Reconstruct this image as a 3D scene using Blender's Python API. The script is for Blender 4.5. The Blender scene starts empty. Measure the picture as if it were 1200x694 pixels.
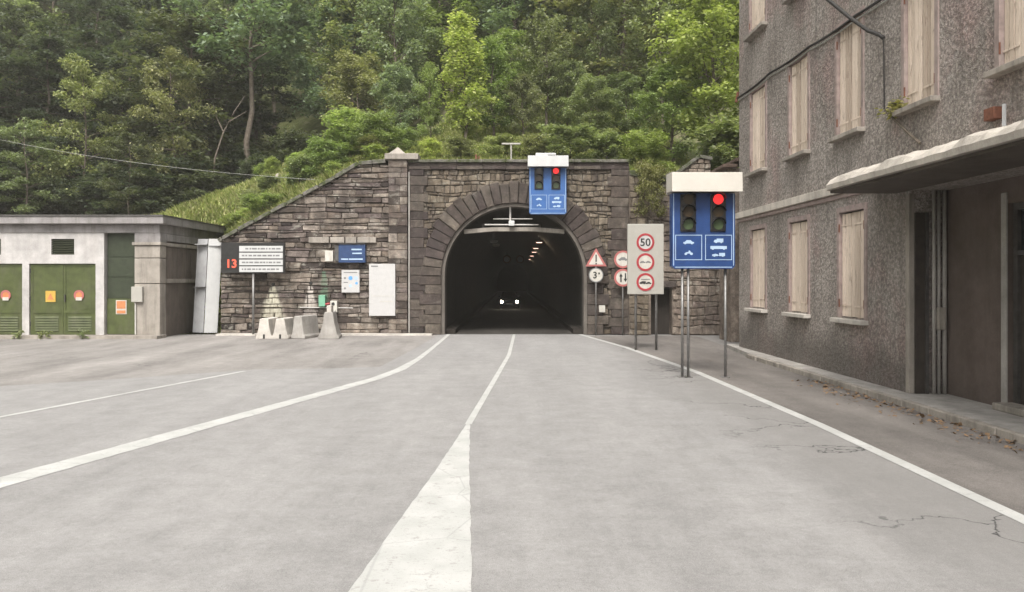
import bpy, math, random
import numpy as np
from mathutils import Vector, Matrix, noise as mnoise

R = math.radians
sc = bpy.context.scene
C = sc.collection

# ------------------------------------------------------------------ camera
F = 950.0                      # focal length in pixels of a 1200 px wide frame
CAMZ = 2.5
cam_d = bpy.data.cameras.new('camera')
cam_d.sensor_width = 36.0
cam_d.lens = F / 1200.0 * 36.0
cam_d.shift_y = -19.0 / 1200.0
cam_d.clip_end = 600.0
cam = bpy.data.objects.new('camera', cam_d)
C.objects.link(cam)
cam.location = (0, 0, CAMZ)
cam.rotation_euler = (R(90), 0, 0)
sc.camera = cam

# ------------------------------------------------------------------ light
SUN_EL, SUN_AZ = 52.0, -171.0          # azimuth: degrees clockwise from +Y (the view direction)
w = bpy.data.worlds.new('World')
sc.world = w
w.use_nodes = True
nt = w.node_tree
nt.nodes.clear()
sky = nt.nodes.new('ShaderNodeTexSky')
sky.sky_type = 'NISHITA'
sky.sun_disc = False
sky.sun_elevation = R(SUN_EL)
sky.sun_rotation = R(SUN_AZ)
sky.air_density = 1.0
sky.dust_density = 5.0
sky.ozone_density = 1.0
hsv = nt.nodes.new('ShaderNodeHueSaturation')
hsv.inputs['Saturation'].default_value = 0.05      # an even, milky overcast
bg = nt.nodes.new('ShaderNodeBackground')
bg.inputs['Strength'].default_value = 0.15
wo = nt.nodes.new('ShaderNodeOutputWorld')
nt.links.new(sky.outputs[0], hsv.inputs['Color'])
nt.links.new(hsv.outputs[0], bg.inputs['Color'])
nt.links.new(bg.outputs[0], wo.inputs['Surface'])
sd = bpy.data.lights.new('sun', 'SUN')
sd.energy = 1.5
sd.angle = R(18)
sd.color = (1.0, 0.94, 0.86)
sun = bpy.data.objects.new('sun', sd)
C.objects.link(sun)
az, el = R(SUN_AZ), R(SUN_EL)
to_sun = Vector((math.sin(az) * math.cos(el), math.cos(az) * math.cos(el), math.sin(el)))
sun.rotation_euler = (-to_sun).to_track_quat('-Z', 'Y').to_euler()
sun.location = (-20, -20, 60)

vs = sc.view_settings
vs.view_transform = 'Standard'
vs.look = 'None'
vs.exposure = 1.08
vs.gamma = 1.0
vs.use_curve_mapping = False
sc.cycles.use_denoising = True
sc.cycles.use_adaptive_sampling = True
sc.cycles.adaptive_threshold = 0.025
sc.cycles.max_bounces = 5
sc.cycles.diffuse_bounces = 3
sc.cycles.transparent_max_bounces = 8
sc.cycles.sample_clamp_indirect = 6.0

# ------------------------------------------------------------------ helpers
def srgb(r, g, b):
    def f(c):
        c /= 255.0
        return c / 12.92 if c <= 0.04045 else ((c + 0.055) / 1.055) ** 2.4
    return (f(r), f(g), f(b))

def at(px, py, Y):
    """world point seen at pixel (px, py) of the 1200x694 photograph at distance Y"""
    return ((px - 600.0) * Y / F, Y, CAMZ + (328.0 - py) * Y / F)

def gx(px, Y): return (px - 600.0) * Y / F
def gz(py, Y): return CAMZ + (328.0 - py) * Y / F
def gnd(px, py):
    Y = CAMZ * F / (py - 328.0)
    return (gx(px, Y), Y)

ORG = {}
def props(o, label=None, cat=None, group=None, kind=None):
    if label: o['label'] = label
    if cat: o['category'] = cat
    if group: o['group'] = group
    if kind: o['kind'] = kind
    return o

def thing(name, loc, label, cat, group=None, rotz=0.0, kind=None):
    o = bpy.data.objects.new(name, None)
    o.empty_display_size = 0.3
    C.objects.link(o)
    o.location = loc
    o.rotation_euler = (0, 0, rotz)
    ORG[o.name] = Vector(loc) if rotz == 0 else Vector((0, 0, 0))
    return props(o, label, cat, group, kind)

class MB:
    def __init__(self): self.v, self.f, self.m = [], [], []
    def add(self, vs, fs, mi=0):
        b = len(self.v)
        self.v += [tuple(p) for p in vs]
        self.f += [tuple(b + i for i in f) for f in fs]
        self.m += [mi] * len(fs)
        return self
    def box(self, x0, x1, y0, y1, z0, z1, mi=0):
        if x0 > x1: x0, x1 = x1, x0
        if y0 > y1: y0, y1 = y1, y0
        if z0 > z1: z0, z1 = z1, z0
        vs = [(x, y, z) for z in (z0, z1) for y in (y0, y1) for x in (x0, x1)]
        return self.add(vs, [(0, 2, 3, 1), (4, 5, 7, 6), (0, 1, 5, 4), (2, 6, 7, 3), (0, 4, 6, 2), (1, 3, 7, 5)], mi)
    def prism(self, poly, y0, y1, mi=0):
        """poly in (x, z), extruded along y; y0 is the face towards the camera"""
        n = len(poly)
        a = sum(poly[i][0] * poly[(i + 1) % n][1] - poly[(i + 1) % n][0] * poly[i][1] for i in range(n))
        if a < 0: poly = poly[::-1]
        vs = [(x, y0, z) for x, z in poly] + [(x, y1, z) for x, z in poly]
        fs = [tuple(range(n)), tuple(range(2 * n - 1, n - 1, -1))]
        fs += [(i, i + n, (i + 1) % n + n, (i + 1) % n) for i in range(n)]
        return self.add(vs, fs, mi)
    def prismx(self, poly, x0, x1, mi=0):
        """poly in (y, z), extruded along x"""
        n = len(poly)
        a = sum(poly[i][0] * poly[(i + 1) % n][1] - poly[(i + 1) % n][0] * poly[i][1] for i in range(n))
        if a < 0: poly = poly[::-1]
        vs = [(x0, y, z) for y, z in poly] + [(x1, y, z) for y, z in poly]
        fs = [tuple(range(n - 1, -1, -1)), tuple(range(n, 2 * n))]
        fs += [((i + 1) % n, (i + 1) % n + n, i + n, i) for i in range(n)]
        return self.add(vs, fs, mi)
    def sheet(self, poly, z, mi=0):
        n = len(poly)
        a = sum(poly[i][0] * poly[(i + 1) % n][1] - poly[(i + 1) % n][0] * poly[i][1] for i in range(n))
        if a < 0: poly = poly[::-1]
        return self.add([(x, y, z) for x, y in poly], [tuple(range(n))], mi)
    def tube(self, pts, r, n=8, mi=0, cap=True):
        pts = [Vector(p) for p in pts]
        rs = r if isinstance(r, (list, tuple)) else [r] * len(pts)
        rings = []
        for i, p in enumerate(pts):
            d = (pts[min(i + 1, len(pts) - 1)] - pts[max(i - 1, 0)]).normalized()
            ref = Vector((0, 0, 1)) if abs(d.z) < 0.9 else Vector((1, 0, 0))
            u = d.cross(ref).normalized(); v2 = u.cross(d).normalized()
            rings.append([p + (u * math.cos(2 * math.pi * k / n) + v2 * math.sin(2 * math.pi * k / n)) * rs[i] for k in range(n)])
        vs = [q for ring in rings for q in ring]
        fs = []
        for i in range(len(pts) - 1):
            for k in range(n):
                a, b = i * n + k, i * n + (k + 1) % n
                fs.append((a, a + n, b + n, b))
        if cap:
            fs.append(tuple(range(n)))
            e = (len(pts) - 1) * n
            fs.append(tuple(range(e + n - 1, e - 1, -1)))
        return self.add(vs, fs, mi)
    def disc(self, cx, cz, r, y0, y1, n=24, mi=0):
        return self.prism([(cx + r * math.cos(2 * math.pi * k / n), cz + r * math.sin(2 * math.pi * k / n)) for k in range(n)], y0, y1, mi)
    def ring(self, cx, cz, r0, r1, y0, y1, n=28, mi=0):
        vs, fs = [], []
        for k in range(n):
            c, s = math.cos(2 * math.pi * k / n), math.sin(2 * math.pi * k / n)
            vs += [(cx + r0 * c, y0, cz + r0 * s), (cx + r1 * c, y0, cz + r1 * s), (cx + r0 * c, y1, cz + r0 * s), (cx + r1 * c, y1, cz + r1 * s)]
        for k in range(n):
            a, b = 4 * k, 4 * ((k + 1) % n)
            fs += [(a, a + 1, b + 1, b), (a + 1, a + 3, b + 3, b + 1), (a + 2, a, b, b + 2), (a + 3, a + 2, b + 2, b + 3)]
        return self.add(vs, fs, mi)
    def mesh(self, name, mats, off=Vector((0, 0, 0))):
        me = bpy.data.meshes.new(name)
        me.from_pydata([(x - off.x, y - off.y, z - off.z) for x, y, z in self.v], [], self.f)
        if not isinstance(mats, (list, tuple)): mats = [mats]
        for m in mats: me.materials.append(m)
        if len(mats) > 1: me.polygons.foreach_set('material_index', self.m)
        me.update()
        return me
    def build(self, name, mats, parent=None, bevel=0.0, smooth=False):
        off = Vector((0, 0, 0))
        if parent is not None:
            root = parent
            while root.parent is not None: root = root.parent
            off = ORG.get(root.name, off)
        me = self.mesh(name, mats, off)
        if smooth: me.polygons.foreach_set('use_smooth', [True] * len(me.polygons))
        o = bpy.data.objects.new(name, me)
        C.objects.link(o)
        if parent is not None: o.parent = parent
        if bevel > 0:
            md = o.modifiers.new('bevel', 'BEVEL')
            md.width = bevel; md.segments = 2; md.limit_method = 'ANGLE'; md.angle_limit = R(40)
        return o

def text_mesh(body, size, cx, cz, y, depth=0.006, bold=0.0):
    """flat lettering as mesh in the xz plane facing the camera, centred on (cx, cz)"""
    cu = bpy.data.curves.new('lettering', 'FONT')
    cu.body = body; cu.size = size; cu.align_x = 'CENTER'; cu.align_y = 'CENTER'
    cu.extrude = depth * 0.5; cu.offset = bold; cu.resolution_u = 3
    t = bpy.data.objects.new('lettering', cu)
    C.objects.link(t)
    bpy.context.view_layer.update()
    me = t.to_mesh()
    xs = [v.co.x for v in me.vertices]; ys = [v.co.y for v in me.vertices]
    mx, my = (min(xs) + max(xs)) / 2, (min(ys) + max(ys)) / 2
    b = MB()
    b.add([(cx + v.co.x - mx, y - v.co.z, cz + v.co.y - my) for v in me.vertices], [tuple(p.vertices) for p in me.polygons])
    t.to_mesh_clear()
    bpy.data.objects.remove(t)
    bpy.data.curves.remove(cu)
    return b

def clip(poly, a, b, c):
    """keep the part of poly where a*x + b*z + c >= 0"""
    out = []
    for i in range(len(poly)):
        p, q = poly[i], poly[(i + 1) % len(poly)]
        dp, dq = a * p[0] + b * p[1] + c, a * q[0] + b * q[1] + c
        if dp >= 0: out.append(p)
        if (dp >= 0) != (dq >= 0):
            t = dp / (dp - dq)
            out.append((p[0] + (q[0] - p[0]) * t, p[1] + (q[1] - p[1]) * t))
    return out

def area(poly):
    return 0.5 * sum(poly[i][0] * poly[(i + 1) % len(poly)][1] - poly[(i + 1) % len(poly)][0] * poly[i][1] for i in range(len(poly)))

def stone(mb, poly, yf, yb, inset=0.018, mi=0):
    """a roughly dressed block: poly (x, z) with broken corners, bulging towards -y"""
    n = len(poly)
    cx = sum(p[0] for p in poly) / n; cz = sum(p[1] for p in poly) / n
    if area(poly) < 0: poly = poly[::-1]
    w_ = max(p[0] for p in poly) - min(p[0] for p in poly); h_ = max(p[1] for p in poly) - min(p[1] for p in poly)
    fx = max(0.5, 1 - 2 * inset / max(w_, .05)); fz = max(0.5, 1 - 2 * inset / max(h_, .05))
    yy = random.uniform(-.008, .008)
    vs = [(x, yb, z) for x, z in poly]
    vs += [(x, yf + inset * .8, z) for x, z in poly]
    vs += [(cx + (x - cx) * fx, yf + yy * (x - cx) / max(w_, .1) * 4 + random.uniform(-.006, .006), cz + (z - cz) * fz) for x, z in poly]
    fs = []
    for k in range(2):
        o = k * n
        fs += [(o + i, o + (i + 1) % n, o + n + (i + 1) % n, o + n + i) for i in range(n)]
    fs.append(tuple(range(2 * n, 3 * n)))
    mb.add(vs, fs, mi)

def courses(x0, x1, z0, z1, hr, wr, seed, wav=0.03):
    """irregular coursed masonry: list of polygons in (x, z)"""
    rnd = random.Random(seed)
    out, z, row = [], z0, 0
    lo = lambda x, r: 0.0 if r == 0 else wav * math.sin(x * 1.3 + r * 2.1) + wav * .6 * math.sin(x * 3.1 + r * 5.7)
    while z < z1 - .02:
        h = min(rnd.uniform(*hr), z1 - z)
        x = x0 - rnd.uniform(0, wr[0])
        while x < x1:
            wd = rnd.uniform(*wr)
            if rnd.random() < .12: wd *= 1.5
            a, b = max(x, x0), min(x + wd, x1)
            if b - a > .07:
                g = rnd.uniform(.008, .02)
                def zz(xx, r, base): return base + lo(xx, r)
                j = lambda s: rnd.uniform(-s, s)
                zb0, zb1 = zz(a, row, z) + g, zz(b, row, z) + g
                zt0, zt1 = zz(a, row + 1, z + h) - g, zz(b, row + 1, z + h) - g
                if rnd.random() < .22 and h > .16:
                    dz = rnd.uniform(.02, .05); zt0 -= dz; zt1 -= dz * rnd.random()
                cut = min(.05, (b - a) * .18, h * .25)
                a += g; b -= g
                p = [(a + cut * rnd.random(), zb0), (b - cut * rnd.random(), zb1), (b + j(.008), zb1 + cut * rnd.random()), (b + j(.008), zt1 - cut * rnd.random()),
                     (b - cut * rnd.random(), zt1), ((a + b) / 2 + j(.03), (zt0 + zt1) / 2 + j(.012)), (a + cut * rnd.random(), zt0), (a + j(.008), zt0 - cut * rnd.random()), (a + j(.008), zb0 + cut * rnd.random())]
                out.append(p)
            x += wd
        z += h; row += 1
    return out

# ------------------------------------------------------------------ materials
class N:
    """thin node-tree wrapper"""
    def __init__(s, name):
        s.m = bpy.data.materials.new(name); s.m.use_nodes = True
        s.t = s.m.node_tree; s.t.nodes.clear()
        s.out = s.t.nodes.new('ShaderNodeOutputMaterial')
        s.pos = None
    def n(s, typ, **kw):
        o = s.t.nodes.new(typ)
        for k, v in kw.items():
            if k.startswith('i_'):
                key = k[2:].replace('_', ' ')
                s.set(o.inputs[key], v)
            else: setattr(o, k, v)
        return o
    def set(s, inp, v):
        if isinstance(v, bpy.types.NodeSocket): s.t.links.new(v, inp)
        elif isinstance(v, (tuple, list)) and len(v) == 3 and inp.type == 'RGBA': inp.default_value = (*v, 1)
        else: inp.default_value = v
    def P(s):
        if s.pos is None: s.pos = s.n('ShaderNodeNewGeometry').outputs['Position']
        return s.pos
    def geo(s, o): return s.n('ShaderNodeNewGeometry').outputs[o]
    def noise(s, scale, detail=4, rough=.55, vec=None, dist=0.0, out='Fac'):
        return s.n('ShaderNodeTexNoise', i_Vector=vec or s.P(), i_Scale=scale, i_Detail=detail, i_Roughness=rough, i_Distortion=dist).outputs[out]
    def vor(s, scale, feature='F1', vec=None, out='Distance'):
        return s.n('ShaderNodeTexVoronoi', feature=feature, i_Vector=vec or s.P(), i_Scale=scale).outputs[out]
    def ramp(s, fac, stops, interp='LINEAR'):
        r = s.n('ShaderNodeValToRGB'); s.set(r.inputs[0], fac)
        cr = r.color_ramp; cr.interpolation = interp
        while len(cr.elements) < len(stops): cr.elements.new(.5)
        for e, (p, c) in zip(cr.elements, stops):
            e.position = p; e.color = (*c, 1) if isinstance(c, (tuple, list)) else (c, c, c, 1)
        return r.outputs[0]
    def mix(s, fac, a, b, mode='MIX'):
        m = s.n('ShaderNodeMix', data_type='RGBA', blend_type=mode)
        s.set(m.inputs[0], fac); s.set(m.inputs[6], a); s.set(m.inputs[7], b)
        return m.outputs[2]
    def math(s, op, a, b=0.0, clamp=False):
        m = s.n('ShaderNodeMath', operation=op, use_clamp=clamp); s.set(m.inputs[0], a); s.set(m.inputs[1], b)
        return m.outputs[0]
    def sep(s, v):
        return s.n('ShaderNodeSeparateXYZ', i_Vector=v).outputs
    def stretch(s, x, y, z):
        return s.n('ShaderNodeVectorMath', operation='MULTIPLY', i_Vector=s.P()).outputs[0] if False else s._str(x, y, z)
    def _str(s, x, y, z):
        m = s.n('ShaderNodeVectorMath', operation='MULTIPLY'); s.set(m.inputs[0], s.P()); m.inputs[1].default_value = (x, y, z)
        return m.outputs[0]
    def rnd(s):
        """one random value for each object and each loose island"""
        a = s.n('ShaderNodeObjectInfo').outputs['Random']; b = s.geo('Random Per Island')
        return s.math('FRACT', s.math('ADD', a, b))
    def bump(s, h, strength=.4, dist=.02, normal=None):
        b = s.n('ShaderNodeBump', i_Height=h, i_Strength=strength, i_Distance=dist)
        if normal is not None: s.set(b.inputs['Normal'], normal)
        return b.outputs[0]
    def done(s, col, rough=.85, metal=0.0, normal=None, spec=.3, em=None, ems=0.0):
        p = s.n('ShaderNodeBsdfPrincipled')
        s.set(p.inputs['Base Color'], col); s.set(p.inputs['Roughness'], rough); s.set(p.inputs['Metallic'], metal)
        p.inputs['Specular IOR Level'].default_value = spec
        if normal is not None: s.set(p.inputs['Normal'], normal)
        if em is not None:
            s.set(p.inputs['Emission Color'], em); p.inputs['Emission Strength'].default_value = ems
        s.t.links.new(p.outputs[0], s.out.inputs[0])
        return s.m

def simple(name, col, rough=.6, metal=0.0, var=.25, scale=6.0, bump=.0, bscale=60.0, dirt=None, spec=.35):
    s = N(name)
    f = s.noise(scale, 5, .6)
    dark = tuple(c * (1 - var) for c in col); lite = tuple(min(1, c * (1 + var * .6)) for c in col)
    c = s.ramp(f, [(.3, dark), (.7, lite)])
    if dirt is not None:
        g = s.ramp(s.noise(scale * .6, 6, .7, vec=s._str(1, 1, .3)), [(.48, 0.0), (.72, 1.0)])
        c = s.mix(s.math('MULTIPLY', g, .55), c, dirt)
    nrm = s.bump(s.noise(bscale, 3), bump, .01) if bump > 0 else None
    return s.done(c, rough, metal, nrm, spec)

def emit(name, col, strength):
    s = N(name)
    return s.done((.02, .02, .02), .4, em=col, ems=strength)

def masonry(name, palette, bump=.5, lichen=.5, stains=()):
    s = N(name)
    r = s.rnd()
    c = s.ramp(r, [(i / max(1, len(palette) - 1), p) for i, p in enumerate(palette)])
    g = s.noise(3.5, 6, .65)
    c = s.mix(.75, c, s.ramp(g, [(.28, .25), (.5, .82), (.74, 1.8)]), 'MULTIPLY')
    big = s.noise(.45, 3, .5)
    c = s.mix(.6, c, s.ramp(big, [(.3, .5), (.7, 1.15)]), 'MULTIPLY')
    fine = s.noise(26, 4, .7)
    c = s.mix(.5, c, s.ramp(fine, [(.32, .45), (.66, 1.6)]), 'MULTIPLY')
    gr = s.ramp(s.noise(1.5, 6, .7, vec=s._str(1.2, 1.2, .15)), [(.46, 0.0), (.70, 1.0)])
    c = s.mix(s.math('MULTIPLY', gr, .6), c, (.05, .043, .038))
    li = s.ramp(s.noise(2.2, 7, .7, vec=s._str(1, 1, 1.6)), [(.56, 0.0), (.66, 1.0)])
    c = s.mix(s.math('MULTIPLY', li, lichen), c, (.42, .40, .34))
    pe = s.ramp(s.noise(1.1, 8, .78), [(.55, 0.0), (.68, 1.0)])
    c = s.mix(s.math('MULTIPLY', pe, lichen * .8), c, (.40, .365, .32))
    dk = s.ramp(s.noise(.7, 6, .7, vec=s._str(1, 1, .6)), [(.5, 0.0), (.64, 1.0)])
    c = s.mix(s.math('MULTIPLY', dk, .5), c, (.045, .036, .036))
    X, Y, Z = s.sep(s.P())
    wob = s.math('MULTIPLY', s.math('SUBTRACT', s.noise(3.0, 4), .5), .7)
    for (sx, sz, spread, length, col, amt) in stains:      # lime run below a weep hole
        d = s.math('SUBTRACT', sz, Z)
        inside = s.math('MULTIPLY', s.math('GREATER_THAN', d, 0.0), s.math('SUBTRACT', 1.0, s.math('DIVIDE', d, length), True))
        half = s.math('ADD', s.math('MULTIPLY', d, spread), .10)
        off = s.math('ABSOLUTE', s.math('ADD', s.math('SUBTRACT', X, sx), s.math('MULTIPLY', wob, .35)))
        side = s.math('MULTIPLY', s.math('SUBTRACT', 1.0, s.math('DIVIDE', off, half), True), 2.2, True)
        k = s.math('MULTIPLY', s.math('MULTIPLY', side, s.math('POWER', inside, .4)), s.ramp(s.noise(6, 4, vec=s._str(2, 2, .7)), [(.3, .35), (.6, 1.0)]))
        c = s.mix(s.math('MULTIPLY', k, amt), c, col)
    h = s.math('ADD', s.noise(14, 6, .7), s.math('MULTIPLY', s.noise(60, 3), .3))
    return s.done(c, .92, normal=s.bump(h, bump, .03), spec=.15)

def asphalt(name, col, agg=.25, crack=True, patch=.25, edge=False):
    s = N(name)
    f = s.noise(.5, 5, .6, vec=s._str(1.4, .35, 1)); f2 = s.noise(2.2, 6, .65)
    c = s.ramp(f, [(.3, tuple(k * (1 - patch) for k in col)), (.72, tuple(k * (1 + patch * .7) for k in col))])
    c = s.mix(.6, c, s.ramp(f2, [(.3, .78), (.7, 1.17)]), 'MULTIPLY')
    c = s.mix(.5, c, s.ramp(s.noise(14, 5, .7), [(.3, .72), (.7, 1.2)]), 'MULTIPLY')
    g = s.noise(130, 2, .5)
    c = s.mix(1.0, c, s.ramp(g, [(.3, 1 - agg), (.7, 1 + agg)]), 'MULTIPLY')
    sk = s.ramp(s.noise(48, 3, .8), [(.55, 0.0), (.66, 1.0)])
    c = s.mix(s.math('MULTIPLY', sk, .5), c, tuple(k * .45 for k in col))
    sl = s.ramp(s.noise(60, 3, .8), [(.55, 0.0), (.66, 1.0)])
    c = s.mix(s.math('MULTIPLY', sl, .45), c, tuple(min(1, k * 1.6) for k in col))
    sp = s.ramp(s.noise(1.6, 8, .78, vec=s._str(1.5, .12, 1)), [(.50, 0.0), (.72, 1.0)])     # tyre-worn streaks along the road
    c = s.mix(s.math('MULTIPLY', sp, .30), c, tuple(k * .62 for k in col))
    if crack:
        wv = s.n('ShaderNodeVectorMath', operation='ADD')
        s.set(wv.inputs[0], s.P())
        nv = s.n('ShaderNodeVectorMath', operation='SCALE'); s.set(nv.inputs[0], s.noise(1.2, 5, out='Color')); nv.inputs['Scale'].default_value = 1.6
        s.t.links.new(nv.outputs[0], wv.inputs[1])
        d = s.vor(.3 if edge else .22, 'DISTANCE_TO_EDGE', vec=wv.outputs[0])
        k = s.ramp(d, [(.002, 1.0), (.006, 0.0)])
        if edge:                              # cracked and darker towards the house side
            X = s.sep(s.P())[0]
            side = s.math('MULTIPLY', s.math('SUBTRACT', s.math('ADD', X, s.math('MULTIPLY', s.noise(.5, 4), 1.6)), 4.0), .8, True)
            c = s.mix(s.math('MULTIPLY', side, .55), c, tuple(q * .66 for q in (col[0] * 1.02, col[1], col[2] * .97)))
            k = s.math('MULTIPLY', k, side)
        else: k = s.math('MULTIPLY', k, s.ramp(s.noise(.3, 2), [(.56, 0.0), (.64, .7)]))
        c = s.mix(k, c, (.03, .03, .03))
    return s.done(c, .88, normal=s.bump(s.noise(170, 3), .35, .01), spec=.2)

MAT = {}
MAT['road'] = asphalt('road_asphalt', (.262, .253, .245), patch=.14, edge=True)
MAT['old_asphalt'] = asphalt('old_asphalt', (.252, .235, .22), agg=.35, patch=.38)
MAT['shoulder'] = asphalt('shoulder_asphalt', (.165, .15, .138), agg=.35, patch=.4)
MAT['ground'] = asphalt('ground_asphalt', (.22, .21, .20), agg=.3, patch=.4)
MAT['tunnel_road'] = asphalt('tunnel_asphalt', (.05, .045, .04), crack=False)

def paint_mat():
    s = N('road_paint')
    wear = s.math('MAXIMUM', s.ramp(s.noise(5, 9, .8), [(.56, 0.0), (.62, 1.0)]), s.ramp(s.noise(28, 6, .8), [(.57, 0.0), (.62, .8)]))
    c = s.mix(s.math('MULTIPLY', wear, .8), s.ramp(s.noise(2, 4), [(.3, (.36, .36, .34)), (.7, (.46, .455, .435))]), (.28, .265, .25))
    tr = s.ramp(s.vor(.9, 'DISTANCE_TO_EDGE'), [(.004, 1.0), (.012, 0.0)])
    c = s.mix(s.math('MULTIPLY', tr, .4), c, (.25, .25, .24))
    return s.done(c, .7, normal=s.bump(s.noise(150, 3), .3, .01))
MAT['paint'] = paint_mat()

MAT['wing'] = masonry('wing_wall_stone', [(0.033, 0.026, 0.025), (0.128, 0.104, 0.085), (0.220, 0.184, 0.151), (0.099, 0.076, 0.073), (0.292, 0.249, 0.210), (0.158, 0.124, 0.097), (0.075, 0.059, 0.057)],
                      stains=[(gx(320, 37), gz(334, 37), .40, 1.85, (.60, .57, .45), 1.0), (gx(364, 37), gz(334, 37), .24, 1.7, (.55, .50, .45), .95),
                              (gx(380, 37), gz(318, 37), .12, 1.7, (.10, .20, .13), .6)])
MAT['rubble'] = masonry('portal_rubble', [(0.097, 0.076, 0.056), (0.159, 0.128, 0.095), (0.207, 0.171, 0.126), (0.131, 0.106, 0.082), (0.249, 0.207, 0.157)], bump=.7, lichen=.3)
MAT['dressed'] = masonry('dressed_dark_stone', [(0.049, 0.039, 0.036), (0.075, 0.059, 0.054), (0.131, 0.110, 0.090), (0.059, 0.046, 0.043), (0.093, 0.075, 0.063)], lichen=.12)
MAT['pale_rubble'] = masonry('pale_rubble', [(0.171, 0.138, 0.111), (0.256, 0.211, 0.172), (0.307, 0.252, 0.206), (0.205, 0.162, 0.130), (0.230, 0.179, 0.153)], bump=.6)
MAT['mortar'] = masonry('mortar', [(0.084, 0.073, 0.062), (0.113, 0.097, 0.082)], lichen=.1)
MAT['pale_mortar'] = masonry('pale_mortar', [(0.172, 0.141, 0.115), (0.211, 0.171, 0.140)], lichen=.1)

def coping_mat():
    s = N('mossy_coping')
    f = s.ramp(s.noise(3, 7, .7), [(.42, 0.0), (.6, 1.0)])
    c = s.mix(f, s.ramp(s.noise(9, 4), [(.3, (.09, .085, .078)), (.7, (.20, .185, .165))]), (.055, .065, .03))
    return s.done(c, .95, normal=s.bump(s.noise(18, 6, .7), .6, .03), spec=.1)
MAT['coping'] = coping_mat()

def concrete(name, col, streak=.5, bump=.25, dark=(.07, .06, .05)):
    s = N(name)
    c = s.ramp(s.noise(1.4, 6, .65), [(.28, tuple(k * .68 for k in col)), (.7, tuple(k * 1.2 for k in col))])
    st = s.ramp(s.noise(2.4, 6, .7, vec=s._str(1.6, 1.6, .16)), [(.47, 0.0), (.72, 1.0)])
    c = s.mix(s.math('MULTIPLY', st, streak), c, dark)
    c = s.mix(.5, c, s.ramp(s.noise(45, 4, .7), [(.3, .75), (.7, 1.2)]), 'MULTIPLY')
    return s.done(c, .9, normal=s.bump(s.noise(30, 6, .7), bump, .02), spec=.2)
MAT['concrete'] = concrete('weathered_concrete', (.30, .27, .235), .6)
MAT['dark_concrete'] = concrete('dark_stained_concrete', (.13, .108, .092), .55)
MAT['lintel'] = concrete('fascia_concrete', (.25, .235, .23), .45)
MAT['pale_concrete'] = concrete('pale_concrete', (.48, .445, .40), .35, dark=(.24, .21, .185))
MAT['grey_concrete'] = concrete('grey_concrete', (.33, .31, .285), .3)
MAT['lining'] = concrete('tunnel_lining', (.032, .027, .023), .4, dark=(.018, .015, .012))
MAT['lining_rim'] = concrete('lining_rim', (.13, .115, .10), .5, .6)
MAT['white_wall'] = concrete('whitewashed_render', (.44, .42, .405), .34, .15, dark=(.27, .235, .21))
MAT['door_green'] = simple('green_door_paint', (.064, .078, .024), .55, var=.3, scale=3, dirt=(.10, .095, .06))
MAT['door_dark'] = simple('dark_green_paint', (.032, .040, .022), .5, var=.3, scale=4, dirt=(.03, .03, .02))
MAT['vent'] = simple('vent_dark_green', (.035, .04, .022), .6)
MAT['white_metal'] = simple('white_painted_metal', (.46, .46, .45), .45, var=.08, scale=3, dirt=(.55, .54, .52))
MAT['grey_white_metal'] = simple('shade_greyed_white_metal', (.34, .34, .34), .5, var=.15, scale=3, dirt=(.36, .36, .36))  # shaded copy of the white metal, for the gate leaf turned aside
MAT['cream'] = simple('cream_hood', (.52, .485, .43), .5, var=.07, scale=3, dirt=(.55, .5, .43))
MAT['blue'] = simple('blue_panel_paint', (.018, .05, .16), .4, var=.2, scale=4)
MAT['blue_far'] = simple('faded_blue_panel_paint', (.035, .105, .29), .45, var=.15, scale=4)
MAT['blue_board'] = simple('blue_notice_paint', (.022, .05, .13), .4, var=.2)
MAT['black'] = simple('black_paint', (.018, .017, .016), .5, var=.3)
MAT['lens_off'] = simple('dark_lens', (.05, .035, .02), .25, var=.1)
MAT['lens_green_off'] = simple('dim_green_lens', (.07, .10, .05), .25, var=.1)
MAT['steel'] = simple('galvanised_steel', (.22, .215, .21), .45, .6, var=.25, scale=12, dirt=(.2, .17, .14))
MAT['dark_steel'] = simple('dark_steel', (.09, .085, .08), .5, .4, var=.3)
MAT['rust'] = simple('rusty_iron', (.16, .065, .04), .85, .1, var=.4, scale=14, bump=.3)
MAT['sign_grey'] = simple('grey_sign_panel', (.34, .325, .29), .5, var=.06, scale=3)
MAT['sign_white'] = simple('sign_white', (.45, .44, .43), .45, var=.06)
MAT['sign_faded'] = simple('sign_faded_white', (.50, .48, .43), .5, var=.12, dirt=(.3, .26, .22))
MAT['sign_red'] = simple('sign_red', (.33, .035, .045), .45, var=.12)
MAT['sign_pink'] = simple('sign_faded_red', (.38, .12, .11), .5, var=.15)
MAT['sign_black'] = simple('sign_black', (.02, .02, .02), .5, var=.1)
MAT['sign_dash'] = simple('sign_grey_print', (.17, .17, .17), .6, var=.1)
MAT['sign_yellow'] = simple('sign_yellow', (.48, .31, .06), .5, var=.12)
MAT['sign_orange'] = simple('sign_orange', (.48, .19, .08), .5, var=.12)
MAT['print_blue'] = simple('print_blue', (.10, .30, .60), .5, var=.1)
MAT['print_pale'] = simple('print_pale_blue', (.36, .47, .60), .5, var=.1)
MAT['green_box'] = simple('green_plastic', (.16, .36, .24), .5, var=.15)
MAT['plate'] = simple('pale_lettering_plate', (.46, .46, .45), .4, var=.06)
MAT['red_lamp'] = emit('red_signal_light', (1.0, .03, .03), .62)
MAT['led_red'] = emit('red_led', (1.0, .12, .055), .8)
MAT['head_lamp'] = emit('head_lamp', (1.0, .88, .68), 30.0)
MAT['tunnel_lamp'] = emit('tunnel_lamp', (1.0, .58, .44), 1.6)
MAT['tail_red'] = emit('red_tunnel_light', (1.0, .05, .03), 1.2)
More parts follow.
